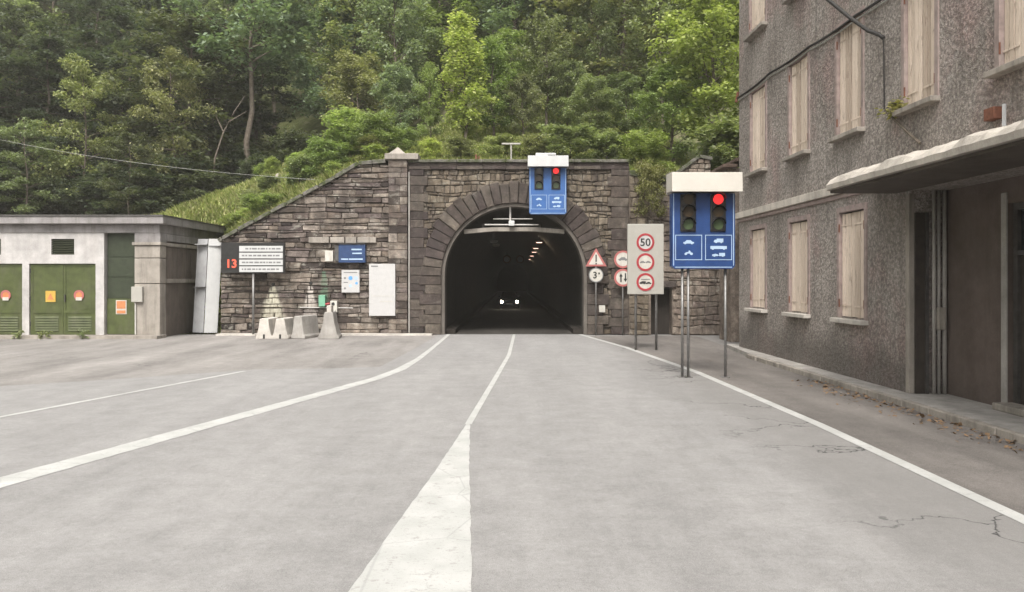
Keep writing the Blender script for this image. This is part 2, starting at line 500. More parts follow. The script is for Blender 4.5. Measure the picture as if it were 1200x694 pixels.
MAT['bark'] = simple('bark', (.15, .125, .10), .95, var=.45, scale=8, bump=.6, bscale=25, spec=.1)
MAT['grey_bark'] = simple('grey_bark', (.20, .185, .155), .9, var=.35, scale=8, spec=.1)
MAT['pale_bark'] = simple('pale_bark', (.30, .28, .24), .9, var=.35, scale=8, bump=.4, bscale=25, spec=.1)
MAT['car_paint'] = simple('dark_car_paint', (.03, .035, .045), .25, .3, var=.1, spec=.5)
MAT['glass'] = simple('dark_glass', (.02, .022, .025), .08, var=.05, spec=.6)
MAT['tyre'] = simple('tyre_rubber', (.02, .02, .02), .9, var=.2)
MAT['pipe'] = simple('pale_pipe', (.5, .48, .45), .5, var=.2)
MAT['cable'] = simple('black_cable', (.03, .028, .026), .6, var=.2)
MAT['wire'] = simple('weathered_wire', (.33, .33, .30), .6, var=.2)
MAT['tile_roof'] = simple('brown_roof_tile', (.13, .09, .07), .9, var=.4, scale=7, bump=.4)

def leaf_mat(name, cols, trans=.42):
    s = N(name)
    r = s.geo('Random Per Island'); o = s.n('ShaderNodeObjectInfo').outputs['Random']
    c = s.ramp(r, [(i / (len(cols) - 1), k) for i, k in enumerate(cols)])
    c = s.mix(1.0, c, s.ramp(o, [(0, (.78, .84, .80)), (.5, (1, 1, 1)), (1, (1.22, 1.14, .95))]), 'MULTIPLY')
    cl = s.noise(.55, 3, .5)
    c = s.mix(.8, c, s.ramp(cl, [(.3, .72), (.7, 1.28)]), 'MULTIPLY')
    d = s.n('ShaderNodeBsdfPrincipled'); s.set(d.inputs['Base Color'], c); d.inputs['Roughness'].default_value = .6
    d.inputs['Specular IOR Level'].default_value = .25
    t = s.n('ShaderNodeBsdfTranslucent'); s.set(t.inputs['Color'], s.mix(1.0, c, (1.15, 1.25, .6), 'MULTIPLY'))
    m = s.n('ShaderNodeMixShader'); m.inputs[0].default_value = trans
    s.t.links.new(d.outputs[0], m.inputs[1]); s.t.links.new(t.outputs[0], m.inputs[2])
    s.t.links.new(m.outputs[0], s.out.inputs[0])
    return s.m
LEAF = {
    'dark': leaf_mat('shade_dark_leaves', [(0.059, 0.074, 0.049), (0.094, 0.114, 0.076), (0.139, 0.158, 0.112)]),  # darker leaf colour carries the shade of the left wood
    'mid': leaf_mat('mid_green_leaves', [(0.147, 0.183, 0.089), (0.220, 0.263, 0.136), (0.306, 0.330, 0.197)]),
    'blue': leaf_mat('blue_green_leaves', [(0.169, 0.225, 0.141), (0.253, 0.316, 0.208), (0.349, 0.399, 0.286)]),
    'bright': leaf_mat('bright_leaves', [(0.185, 0.234, 0.084), (0.263, 0.328, 0.127), (0.358, 0.407, 0.196)]),
    'lime': leaf_mat('lime_leaves', [(0.263, 0.331, 0.114), (0.375, 0.443, 0.175), (0.486, 0.520, 0.253)]),
    'olive': leaf_mat('olive_leaves', [(0.165, 0.183, 0.097), (0.235, 0.253, 0.147), (0.317, 0.323, 0.206)]),
    'dry': leaf_mat('dry_leaves', [(.18, .18, .07), (.24, .23, .10), (.30, .27, .14)]),
    'grass': leaf_mat('grass_blades', [(0.215, 0.278, 0.076), (0.329, 0.392, 0.127), (0.455, 0.481, 0.202), (0.575, 0.544, 0.329)], .3),
}

# ================================================================== the ground
random.seed(7)
YP = 37.0                                     # portal plane
def structure(mb, name, mat): return props(mb.build(name, mat), kind='structure')

structure(MB().sheet([(-90, -30), (90, -30), (90, 37.3), (-90, 37.3)], -.012), 'ground', MAT['ground'])
# older, rougher forecourt in front of the utility building and the wing wall
fc = [(-60, 13.5), gnd(-250, 462), gnd(0, 453), gnd(120, 446), gnd(300, 433.5), gnd(380, 432.5), gnd(445, 431)]
fc += [(-3.5, 30), (-3.35, 36.9), (-60, 36.9)]
structure(MB().sheet(fc, -.006), 'forecourt', MAT['old_asphalt'])
road = [(-60, -25), (9.6, -25), (8.9, 0), (8.2, 13.8), (8.0, 28.8), (6.5, 33), (3.4, 36.9), (3.3, 37.2), (-3.1, 37.2), (-3.35, 36.9), (-3.5, 30)]
road += [gnd(445, 430), gnd(380, 432), gnd(300, 433), gnd(120, 445.5), gnd(0, 452.5), gnd(-250, 461.5), (-60, 13.2)]
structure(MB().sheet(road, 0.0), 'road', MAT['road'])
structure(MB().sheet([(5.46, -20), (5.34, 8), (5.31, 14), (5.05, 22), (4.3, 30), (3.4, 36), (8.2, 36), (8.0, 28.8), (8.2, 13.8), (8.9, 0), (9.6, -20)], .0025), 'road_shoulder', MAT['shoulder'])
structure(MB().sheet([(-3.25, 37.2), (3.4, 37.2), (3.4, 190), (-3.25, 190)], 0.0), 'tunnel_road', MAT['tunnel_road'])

def stripe(name, pts, width, label_=None):
    mb = MB()
    wd = width if isinstance(width, (list, tuple)) else [width] * len(pts)
    vs, fs = [], []
    for i, p in enumerate(pts):
        a, b = Vector(pts[max(i - 1, 0)]), Vector(pts[min(i + 1, len(pts) - 1)])
        d = (b - a).normalized(); nn = Vector((-d.y, d.x))
        for sgn in (-1, 1):
            q = Vector(p) + nn * sgn * wd[i] / 2
            vs.append((q.x, q.y, .005))
    for i in range(len(pts) - 1): fs.append((2 * i, 2 * i + 1, 2 * i + 3, 2 * i + 2))
    mb.add(vs, fs)
    fs2 = mb.f
    return structure(mb, name, MAT['paint'])
a0, a1 = Vector(gnd(0, 566)), Vector(gnd(440, 444))
dirn = (a1 - a0).normalized()
pts = [tuple(a0 - dirn * 12), tuple(a0), tuple(a1)]
for t in np.linspace(.1, 1, 10):             # eases round into the tunnel
    q = a1 + dirn * 12 * t
    pts.append((q.x * (1 - t) + (-2.95) * t if q.x > -3.4 else q.x, q.y))
pts = [tuple(a0 - dirn * 12)] + [tuple(a0.lerp(a1, k / 90) + Vector((random.uniform(-.006, .006), 0))) for k in range(91)] + [(-3.12, 22.6), (-2.96, 25.5), (-2.92, 29), (-2.9, 33), (-2.9, 37.1)]
stripe('edge_line', pts, [.46] + [.46 - .14 * k / 90 + random.uniform(-.022, .016) for k in range(91)] + [.30, .2, .16, .15, .15])
b0, b1 = Vector(gnd(0, 489)), Vector(gnd(287, 435))
db = (b1 - b0).normalized()
stripe('lane_line', [tuple(b0 - db * 14)] + [tuple(b0.lerp(b1, k / 24)) for k in range(25)], [.13] + [.13 + random.uniform(-.02, .02) for k in range(25)])
gl = [(-1.31 - .33 / 4.45 * 6, .5), gnd(408, 694), gnd(515, 545), (-.79, 14.0)]
gr_ = [(-.32 + .256 / 4.45 * 6, .5), gnd(553, 694), gnd(550, 545), (-.725, 14.0)]
def ragged(line_, n_=22):
    out = []
    for a, b in zip(line_[:-1], line_[1:]):
        for k in range(n_): out.append((a[0] + (b[0] - a[0]) * k / n_ + random.uniform(-.008, .008), a[1] + (b[1] - a[1]) * k / n_))
    return out + [line_[-1]]
gl, gr_ = ragged(gl), ragged(gr_)
gore = MB()
for (p, q, r__, t__) in zip(gl[:-1], gr_[:-1], gr_[1:], gl[1:]): gore.sheet([p, q, r__, t__], .005)
structure(gore, 'painted_wedge', MAT['paint'])
stripe('centre_line', [(-.757, 14.02), (-.45, 20), (-.1, 27), (.1, 37.1)], .12)
stripe('shoulder_line', [(5.45, -20), (5.33, 8), (5.3, 14), (5.0, 22), (4.2, 30), (3.1, 37.1)], .20)

# raised pavement along the house front
pv = [(7.62, 26.0), (7.95, 9.5), (8.4, -20), (12, -20), (12, 30), (7.9, 30), (7.62, 26)]
mb = MB()
n = len(pv) - 1
for i in range(n):
    p, q = pv[i], pv[i + 1]
mb.sheet(pv[:-1], .13)
for i in range(n):
    p, q = pv[i], pv[i + 1]
    mb.add([(p[0], p[1], -.01), (q[0], q[1], -.01), (q[0], q[1], .13), (p[0], p[1], .13)], [(0, 1, 2, 3)])
pave = structure(mb, 'pavement', MAT['grey_concrete'])
y = -6.0
while y < 26:                                  # kerb stones, one by one
    L = 1.0
    x = 7.95 - (y - 9.5) * .0200 if y > 9.5 else 7.95 + (9.5 - y) * .01525
    k = MB().box(x - .14, x - .004, y + .006, y + L - .006, -.01, .125)
    props(k.build('kerb_stone', MAT['concrete'], pave, bevel=.015))
    y += L
# shallow concrete footing along the wing wall and the utility building
structure(MB().box(gx(255, 36.6), -3.6, 36.35, 37.05, -.01, .07), 'footing_kerb', MAT['pale_concrete'])
structure(MB().box(-40, -15.0, 34.25, 35.2, -.01, .12), 'doorstep', MAT['concrete'])

# ------------------------------------------------------------------ hillside
TX = [-90, -24, -19.8, -15.0, -14.0, -12.5, -8.4, -5.6, 0, 5.3, 9, 14, 90]
TY = [37.3, 47, 54, 62, 135]
TZ = [[1.0, 1.0, 1.0, 1.5, 2.4, 4.3, 6.9, 7.5, 7.4, 7.3, 6.3, 6.0, 5.0],
      [4.8, 5.4, 6.3, 8.2, 8.6, 9.3, 10.2, 10.3, 10.4, 10.2, 9.6, 9.4, 9.0],
      [6.0, 6.2, 6.4, 8.2, 8.6, 9.2, 10.8, 11.8, 13.4, 13.6, 13.2, 13.0, 12.0],
      [9.5, 9.2, 9.4, 11.0, 11.4, 12.0, 14.0, 16.0, 18.6, 19.0, 19.0, 19.0, 18.0],
      [62, 62, 62, 62, 62, 62, 62, 64, 66, 66, 66, 66, 66]]
def terrain(x, y):
    row = [np.interp(x, TX, r) for r in TZ]
    z = float(np.interp(y, TY, row))
    if y > 40: z += min(1, (y - 40) / 4) * .45 * mnoise.noise(Vector((x * .22, y * .22, 0))) + .12 * mnoise.noise(Vector((x * .9, y * .9, 3)))
    if x < -14.9 and y < 45.7: z = -.8
    if x < -13.15 and y < 39.6: z = -.8
    return z
xs = list(np.arange(-90, -26, 4.0)) + list(np.arange(-26, 16, .55)) + list(np.arange(16, 92, 4.0))
ys = list(np.arange(37.3, 56, .6)) + list(np.arange(56, 135, 3.0))
vsn = [(x, y_, terrain(x, y_)) for y_ in ys for x in xs]
nx = len(xs)
fsn = [(j * nx + i, j * nx + i + 1, (j + 1) * nx + i + 1, (j + 1) * nx + i) for j in range(len(ys) - 1) for i in range(nx - 1)]
def hill_mat():
    s = N('hillside_soil')
    c = s.ramp(s.noise(1.3, 7, .7), [(.3, (.05, .055, .028)), (.52, (.10, .115, .045)), (.7, (.20, .17, .12))])
    return s.done(c, .95, normal=s.bump(s.noise(5, 6, .7), .8, .1), spec=.05)
structure(MB().add(vsn, fsn), 'hillside', hill_mat()).data.polygons.foreach_set('use_smooth', [True] * len(fsn))

# unseen slope added left of the road to block the low sky
vx = [-46, -52, -60, -72, -90, -120]; vz = [-.5, 4, 11, 22, 38, 60]
vy = list(range(-70, 136, 10))
vv = [(x + 3 * mnoise.noise(Vector((x * .1, y_ * .07, 1))), y_, z + (2.5 * mnoise.noise(Vector((x * .08, y_ * .08, 5))) if z > 0 else 0)) for y_ in vy for x, z in zip(vx, vz)]
vf = [(j * 6 + i + 1, j * 6 + i, (j + 1) * 6 + i, (j + 1) * 6 + i + 1) for j in range(len(vy) - 1) for i in range(5)]
structure(MB().add(vv, vf), 'sky_block_slope', hill_mat())

# ================================================================== tunnel portal
CX, CZ, RI = .10, 2.67, 3.33                 # arch centre and radius
ZT = gz(187, YP)                             # parapet top
portal = thing('tunnel_portal', (CX, YP, 0), 'stone tunnel portal with dark arch of voussoirs and flat mossy parapet', 'tunnel portal')
XL, XR = gx(456, YP), gx(737, YP)

def arch_z(x):
    d = RI * RI - (x - CX) ** 2
    return CZ + math.sqrt(d) if d > 0 else CZ
# backing wall with the arch cut out
mb = MB()
cols = [CX + RI * math.sin(t) for t in np.linspace(-math.pi / 2, math.pi / 2, 41)]
yb0, yb1 = YP + .03, YP + .75
mb.box(XL + .05, CX - RI, yb0, yb1, 0, ZT - .12)
mb.box(CX + RI, XR - .05, yb0, yb1, 0, ZT - .12)
for a, b in zip(cols[:-1], cols[1:]):
    za, zb = arch_z(a), arch_z(b)
    mb.add([(a, yb0, za), (b, yb0, zb), (b, yb0, ZT - .12), (a, yb0, ZT - .12), (a, yb1, za), (b, yb1, zb), (b, yb1, ZT - .12), (a, yb1, ZT - .12)],
           [(0, 1, 2, 3), (5, 4, 7, 6), (3, 2, 6, 7)])
mb.build('core_wall', MAT['mortar'], portal)

# rubble facing
RO = 4.28
def rubble(parent, x0, x1, z0, z1, yf, skip, seed, mat, hr=(.12, .30), wr=(.15, .46), name='rubble_facing', top=None):
    mb = MB()
    for p in courses(x0, x1, z0, z1, hr, wr, seed, .05):
        cx = sum(q[0] for q in p) / len(p); cz = sum(q[1] for q in p) / len(p)
        if skip(cx, cz): continue
        if top is not None:
            for (a, b, c) in top: p = clip(p, a, b, c) if len(p) > 2 else p
            if len(p) < 3 or abs(area(p)) < .006: continue
        stone(mb, p, yf - random.uniform(0, .045), yf + .08, .03)
    o = mb.build(name, mat, parent)
    return props(o, kind='stuff')
PLX0, PLX1 = gx(456, YP), gx(478, YP)        # left pier
def skip_face(x, z):
    if x < gx(497, YP) and True: return x < gx(497, YP) + .02
    if abs(x - CX) < RO - .2 and z < CZ: return True
    if math.hypot(x - CX, z - CZ) < RO - .22: return True
    return x > gx(716, YP)
rubble(portal, gx(492, YP), gx(718, YP), .02, gz(197, YP), YP - .02, skip_face, 3, MAT['rubble'])

# voussoirs and jamb stones, each its own block
nv = 29
for i in range(nv):
    t0, t1 = math.pi * i / nv, math.pi * (i + 1) / nv
    g = .004
    ro = RO + random.uniform(-.1, .08) + (.12 if i == nv // 2 else 0)
    poly = []
    for t in np.linspace(t1 - g, t0 + g, 4): poly.append((CX + (RI - .01) * math.cos(t), CZ + (RI - .01) * math.sin(t)))
    for t in np.linspace(t0 + g, t1 - g, 4): poly.append((CX + ro * math.cos(t), CZ + ro * math.sin(t)))
    m = MB(); stone(m, poly, YP - .14 - random.uniform(0, .07), YP + .28, .03)
    m.build('voussoir', MAT['dressed'], portal)
for sgn in (-1, 1):
    z = .0
    k = 0
    while z < CZ - .05:
        h = min(random.uniform(.38, .5), CZ - z)
        if CZ - z - h < .2: h = CZ - z
        wd = .98 if k % 2 else .72
        xi, xo = CX + sgn * (RI - .01), CX + sgn * (RI + wd)
        a, b = min(xi, xo), max(xi, xo)
        m = MB(); stone(m, [(a + .01, z + .008), (b - .01, z + .008), (b, z + .03), (b, z + h - .03), (b - .02, z + h - .006), (a + .02, z + h - .006), (a, z + h - .03), (a, z + .03)], YP - .15 - random.uniform(0, .03), YP + .28, .02)
        m.build('jamb_stone', MAT['dressed'], portal)
        z += h; k += 1
# quoins: left pilaster beside the pier (px 480-497) and right pilaster (716-737)
for (pa, pb, alt) in ((480, 497, 1), (716, 737, 0)):
    z, k = .0, 0
    while z < gz(200, YP):
        h = min(random.uniform(.34, .52), gz(197, YP) - z)
        a, b = gx(pa, YP), gx(pb, YP)
        if k % 2: b += .18 * alt; a -= .16 * (1 - alt)
        m = MB(); stone(m, [(a + .01, z + .008), (b - .01, z + .008), (b, z + .03), (b, z + h - .03), (b - .02, z + h - .006), (a + .02, z + h - .006), (a, z + h - .03), (a, z + .03)], YP - .10 - random.uniform(0, .03), YP + .2, .02)
        m.build('quoin', MAT['dressed'], portal)
        z += h; k += 1
# left pier with cap and pyramid
z, k = .0, 0
while z < gz(189, YP) - .05:
    h = min(random.uniform(.2, .42), gz(188, YP) - z)
    cuts = [PLX0, PLX0 + random.uniform(.3, .6), PLX1] if random.random() < .6 else [PLX0, PLX1]
    for a, b in zip(cuts[:-1], cuts[1:]):
        m = MB(); stone(m, [(a + .01, z + .008), (b - .01, z + .008), (b - .005, z + .03), (b - .005, z + h - .03), (b - .02, z + h - .006), (a + .02, z + h - .006), (a + .005, z + h - .03), (a + .005, z + .03)], YP - .22 - random.uniform(0, .03), YP + .5, .02)
        m.build('pier_stone', MAT['wing'], portal)
    z += h
zc0, zc1 = gz(188, YP), gz(181, YP)
MB().box(gx(452, YP), gx(491, YP), YP - .36, YP + .62, zc0, zc1).build('pier_cap', MAT['concrete'], portal, bevel=.03)
px0, px1, pyc = gx(456, YP), gx(476, YP), YP + .1
MB().add([(px0, YP - .25, zc1), (px1, YP - .25, zc1), (px1, YP + .5, zc1), (px0, YP + .5, zc1), ((px0 + px1) / 2, pyc, gz(172, YP))],
         [(0, 1, 4), (1, 2, 4), (2, 3, 4), (3, 0, 4), (3, 2, 1, 0)]).build('pier_pyramid', MAT['concrete'], portal)
# string course, parapet blocks and coping stones
x = gx(479, YP)
while x < XR - .2:
    L = min(random.uniform(.9, 1.3), XR - x)
    if XR - x - L < .4: L = XR - x
    MB().box(x + .006, x + L - .006, YP - .14 - random.uniform(0, .015), YP + .3, gz(199, YP), gz(195.5, YP)).build('string_course_stone', MAT['dressed'], portal, bevel=.02)
    MB().box(x + .006, x + L - .006, YP - .05 - random.uniform(0, .02), YP + .45, gz(195.4, YP), gz(191, YP)).build('parapet_stone', MAT['dressed'], portal, bevel=.02)
    MB().box(x + .004, x + L - .004, YP - .17 - random.uniform(0, .02), YP + .6, gz(190.9, YP), gz(187 + random.uniform(-.3, .4), YP)).build('coping_stone', MAT['coping'], portal, bevel=.025)
    x += L
# concrete lining rim inside the arch
prof = [(CX - RI, 0), (CX - RI, CZ)] + [(CX + RI * math.cos(t), CZ + RI * math.sin(t)) for t in np.linspace(math.pi, 0, 33)[1:-1]] + [(CX + RI, CZ), (CX + RI, 0)]
def inner(p, d):
    x, z = p
    if z <= CZ: return (x + d * (1 if x < CX else -1), z)
    l = math.hypot(x - CX, z - CZ); return (CX + (x - CX) * (l - d) / l, CZ + (z - CZ) * (l - d) / l)
mb = MB()
np_ = len(prof)
pin = [inner(p, .16) for p in prof]
pout = [inner(p, .012) for p in prof]
vs_ = [(x, YP - .05, z) for x, z in pout] + [(x, YP - .05, z) for x, z in pin] + [(x, YP + .9, z) for x, z in pin]
fs_ = [(i, i + 1, np_ + i + 1, np_ + i) for i in range(np_ - 1)] + [(np_ + i, np_ + i + 1, 2 * np_ + i + 1, 2 * np_ + i) for i in range(np_ - 1)]
mb.add(vs_, fs_).build('lining_rim', MAT['lining_rim'], portal)
# the bore
vs_, fs_ = [], []
ysn = [YP + .7, 45, 55, 70, 90, 120, 180]
for yy in ysn: vs_ += [(x, yy, z) for x, z in [inner(p, .10) for p in prof]]
for j in range(len(ysn) - 1):
    for i in range(np_ - 1): fs_.append((j * np_ + i, j * np_ + i + 1, (j + 1) * np_ + i + 1, (j + 1) * np_ + i))
e = (len(ysn) - 1) * np_
fs_.append(tuple(range(e, e + np_)))
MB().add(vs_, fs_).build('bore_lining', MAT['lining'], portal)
for sgn in (-1, 1):
    MB().box(CX + sgn * 2.72, CX + sgn * 3.26, YP + .4, 150, -.01, .22).build('tunnel_kerb', MAT['lining'], portal)
# beam across the arch and the bars above it
zb = gz(273, YP + .5)
half = math.sqrt((RI - .2) ** 2 - (zb + .1 - CZ) ** 2)
poly = [(CX - half, zb - .05), (CX - half * .4, zb + .06), (CX + half * .4, zb + .06), (CX + half, zb - .05), (CX + half, zb + .15), (CX + half * .4, zb + .26), (CX - half * .4, zb + .26), (CX - half, zb + .15)]
MB().prism(poly, YP + .35, YP + .75).build('cross_beam', MAT['concrete'], portal, bevel=.02)
ba = MB()
ba.tube([(gx(568, 37.3), 37.3, gz(263.5, 37.3)), (gx(631, 37.3), 37.3, gz(263.5, 37.3))], .035, 6)
ba.build('gantry_bar', MAT['pipe'], portal)
MB().tube([(gx(578, 37.3), 37.36, gz(256.5, 37.3)), (gx(624, 37.3), 37.36, gz(256.5, 37.3))], .03, 6).build('gantry_bar', MAT['pipe'], portal)
MB().tube([(gx(598, 37.3), 37.25, gz(236.5, 37.3)), (gx(598, 37.3), 37.25, gz(262, 37.3))], .045, 6).build('gantry_hanger', MAT['pipe'], portal)
MB().box(gx(596, 37.2), gx(603, 37.2), 37.0, 37.24, gz(265, 37.2), gz(259, 37.2)).build('gantry_lamp_box', MAT['white_metal'], portal, bevel=.02)
for t_ in (566, 633):
    MB().tube([(gx(t_, 37.3), 37.33, gz(263.5, 37.3)), (gx(t_, 37.3), 37.4, gz(268.4, 37.3))], .025, 6).build('gantry_foot', MAT['dark_steel'], portal)
# downpipe on the left pilaster
MB().tube([(gx(479, 36.7), YP - .16, 7.4), (gx(479, 36.7), YP - .16, .1)], .035, 8).build('downpipe', MAT['grey_concrete'], portal)
MB().box(gx(702, 36.8), gx(709, 36.8), YP - .27, YP - .15, gz(366, 36.8), gz(358, 36.8)).build('junction_box', MAT['sign_faded'], portal, bevel=.01)

# parapet post and T-shaped mast on the coping
t = thing('railing_post', (gx(559, 37.1), 37.1, ZT), 'short stubby iron railing post standing on the parapet left of centre', 'post')
MB().box(gx(557, 37.1), gx(559, 37.1), 37.0, 37.12, ZT - .02, gz(181.5, 37.1)).build('upright', MAT['rust'], t)
MB().box(gx(560.3, 37.1), gx(562, 37.1), 37.0, 37.12, ZT - .02, gz(183.5, 37.1)).build('upright', MAT['rust'], t)
t = thing('mast', (gx(599, 37.1), 37.1, ZT), 'thin pale T-shaped mast on the parapet above the arch', 'mast')
MB().tube([(gx(599, 37.1), 37.12, ZT - .02), (gx(599, 37.1), 37.12, gz(168.5, 37.1))], .04, 6).build('pole', MAT['sign_grey'], t)
MB().box(gx(588, 37.1), gx(610, 37.1), 37.06, 37.2, gz(169.4, 37.1), gz(167.6, 37.1)).build('crossbar', MAT['sign_grey'], t)

# ================================================================== wing wall
wing = thing('wing_wall', (gx(262, YP), YP, 0), 'coursed stone wing wall with sloping mossy top left of the tunnel', 'wall')
WX0, WX1 = gx(259, YP), gx(456, YP)
S0 = (gx(262, YP), gz(281, YP)); S1 = (gx(394, YP), gz(209.5, YP)); S2 = (gx(452, YP), gz(191, YP))
def top_z(x):
    return float(np.interp(x, [S0[0], S1[0], gx(421, YP), S2[0], S2[0] + 2], [S0[1], S1[1], gz(193.5, YP), gz(191, YP), gz(191, YP)]))
core = [(WX0 + .03, 0), (WX1, 0), (WX1, top_z(WX1) - .12), (gx(421, YP), gz(193.5, YP) - .12), (S1[0], S1[1] - .12), (S0[0], S0[1] - .12), (WX0 + .03, S0[1] - .2)]
MB().prism(core, YP + .03, YP + .7).build('core_wall', MAT['mortar'], wing)
polys = courses(WX0, WX1, .06, gz(190, YP), (.09, .30), (.28, 1.15), 11, .03)
cand = []
def half_planes():
    pts_ = [(WX0 - .3, S0[1] - .15), S0, S1, (gx(421, YP), gz(193.5, YP)), (S2[0] + .5, gz(191, YP))]
    out = []
    for (ax, az_), (bx, bz) in zip(pts_[:-1], pts_[1:]):
        out.append((ax, bx, (bz - az_), -(bx - ax), (bx - ax) * az_ - (bz - az_) * ax))
    return out
HP = half_planes()
for p in polys:
    cx = sum(q[0] for q in p) / len(p)
    for (ax, bx, a, b, c) in HP:
        if ax <= cx <= bx and len(p) > 2:
            p = clip(p, a, b, c + .1 * (bx - ax))if False else clip(p, a, b, c)
    if len(p) < 3 or abs(area(p)) < .008: continue
    cand.append(p)
cand.sort(key=lambda p: -abs(area(p)))
for p in cand[:300]:
    m = MB(); stone(m, p, YP - .01 - random.uniform(0, .085), YP + .06, .022)
    m.build('stone', MAT['wing'], wing)
m = MB()
for p in cand[300:]: stone(m, p, YP - .01 - random.uniform(0, .085), YP + .06, .022)
if m.v: props(m.build('small_stones', MAT['wing'], wing), kind='stuff')
# sloping coping slabs
line = [(WX0, S0[1] - .12), S0, S1, (gx(421, YP), gz(193.5, YP)), (gx(453, YP), gz(191, YP))]
for (ax, az_), (bx, bz) in zip(line[:-1], line[1:]):
    L = math.hypot(bx - ax, bz - az_); n_ = max(1, round(L / .8))
    for i in range(n_):
        t0, t1 = i / n_ + .006, (i + 1) / n_ - .006
        nxn, nzn = -(bz - az_) / L, (bx - ax) / L
        th = .15 + random.uniform(-.015, .02)
        A = (ax + (bx - ax) * t0, az_ + (bz - az_) * t0); B = (ax + (bx - ax) * t1, az_ + (bz - az_) * t1)
        MB().prism([(A[0], A[1] - .02), (B[0], B[1] - .02), (B[0] + nxn * th, B[1] + nzn * th), (A[0] + nxn * th, A[1] + nzn * th)], YP - .17 - random.uniform(0, .03), YP + .75).build('coping_slab', MAT['coping'], wing, bevel=.02)
# pale ledge stones above the blue notice
for (pa, pb) in ((362, 386), (387, 404), (405, 418), (419, 441)):
    MB().box(gx(pa, 36.85), gx(pb, 36.85) - .01, YP - .2 - random.uniform(0, .03), YP + .02, gz(285 + random.uniform(-.5, .5), 36.85), gz(278, 36.85)).build('ledge_stone', MAT['concrete'], wing, bevel=.02)
for (pa, py_) in ((320, 333.5), (364, 332)):
    MB().tube([(gx(pa, 36.9), YP - .14, gz(py_, 36.9)), (gx(pa, 36.9), YP + .02, gz(py_, 36.9) + .01)], .07, 8).build('weep_pipe', MAT['black'], wing)

# ================================================================== rubble retaining wall right of the portal
YW = 36.6
ret = thing('retaining_wall', (gx(790, YW), YW, 0), 'rough rubble retaining wall between the portal and the grey house', 'wall')
RX0, RX1 = gx(737, YW) + .02, 11.5
tops = [(RX0, 7.45), (gx(752, YW), 7.3), (gx(768, YW), 6.9), (gx(786, YW), 7.35), (gx(815, YW), 7.0), (RX1, 6.6)]
NX0, NX1, NZ = gx(763, YW), gx(788, YW), gz(337, YW)
def rt(x): return float(np.interp(x, [a for a, b in tops], [b for a, b in tops]))
mb = MB()
edges = sorted(set([RX0, NX0, NX1, RX1] + [a for a, b in tops]))
for a, b in zip(edges[:-1], edges[1:]):
    z0 = NZ if (a >= NX0 - .01 and b <= NX1 + .01) else 0
    mb.prism([(a, z0), (b, z0), (b, rt(b) - .1), (a, rt(a) - .1)], YW + .03, YW + .8)
mb.build('core_wall', MAT['pale_mortar'], ret)
mb = MB(); mb.box(NX0, NX1, YW + .75, YW + .79, 0, NZ); mb.build('niche_back', MAT['lining'], ret)
def skip_r(x, z): return (NX0 - .05 < x < NX1 + .05 and z < NZ + .05) or z > rt(x) - .1
rubble(ret, RX0, gx(760, YW), .02, 7.5, YW - .02, skip_r, 21, MAT['rubble'], (.2, .4), (.25, .6))
rubble(ret, gx(760, YW), RX1, .02, 7.5, YW - .02, skip_r, 22, MAT['pale_rubble'], (.18, .4), (.25, .65))
m = MB(); m.box(NX0 - .15, NX1 + .15, YW - .09, YW + .3, NZ, NZ + .28); m.build('niche_lintel', MAT['dressed'], ret, bevel=.03)
x = RX0
while x < RX1 - .2:
    L = random.uniform(.35, .7); x2 = min(x + L, RX1)
    zt0, zt1 = rt(x) + random.uniform(-.08, .1), rt(x2) + random.uniform(-.08, .1)
    m = MB(); stone(m, [(x + .01, rt(x) - .22), (x2 - .01, rt(x2) - .22), (x2, zt1 - .04), (x2 - .05, zt1), ((x + x2) / 2, (zt0 + zt1) / 2 + .05), (x + .05, zt0), (x, zt0 - .04)], YW - .1 - random.uniform(0, .05), YW + .7, .03)
    m.build('cap_stone', MAT['coping'], ret)
    x = x2
# ruined stone gable pier behind it
rp = thing('gable_pier', (gx(808, 37.9), 37.9, 6.0), 'weathered stone gable stump with slanting cap peeking over the near signal hood', 'pier')
gp = [(gx(786, 37.6), 5.6), (gx(833, 37.6), 5.6), (gx(833, 37.6), gz(190, 37.6)), (gx(828, 37.6), gz(187, 37.6)), (gx(818, 37.6), gz(186, 37.6)), (gx(793, 37.6), gz(204, 37.6)), (gx(786, 37.6), gz(204, 37.6))]
MB().prism(gp, 37.62, 38.4).build('core_wall', MAT['mortar'], rp)
m = MB()
for p in courses(gx(786, 37.6), gx(833, 37.6), 5.7, gz(186, 37.6), (.16, .3), (.25, .5), 31, .02):
    a, b = (gx(793, 37.6), gz(204, 37.6)), (gx(818, 37.6), gz(186, 37.6))
    p = clip(p, (b[1] - a[1]), -(b[0] - a[0]), (b[0] - a[0]) * a[1] - (b[1] - a[1]) * a[0])
    if len(p) > 2 and abs(area(p)) > .006: stone(m, p, 37.58 - random.uniform(0, .05), 37.66, .03)
props(m.build('rubble_facing', MAT['pale_rubble'], rp), kind='stuff')
a, b = (gx(792, 37.5), gz(206, 37.5)), (gx(820, 37.5), gz(185, 37.5))
MB().prism([a, b, (b[0] - .06, b[1] + .14), (a[0] - .06, a[1] + .14)], 37.45, 38.5).build('cap_slab', MAT['coping'], rp, bevel=.02)
MB().prism([b, (gx(835, 37.5), gz(188, 37.5)), (gx(835, 37.5), gz(184, 37.5)), (b[0], b[1] + .15)], 37.45, 38.5).build('cap_slab', MAT['coping'], rp, bevel=.02)

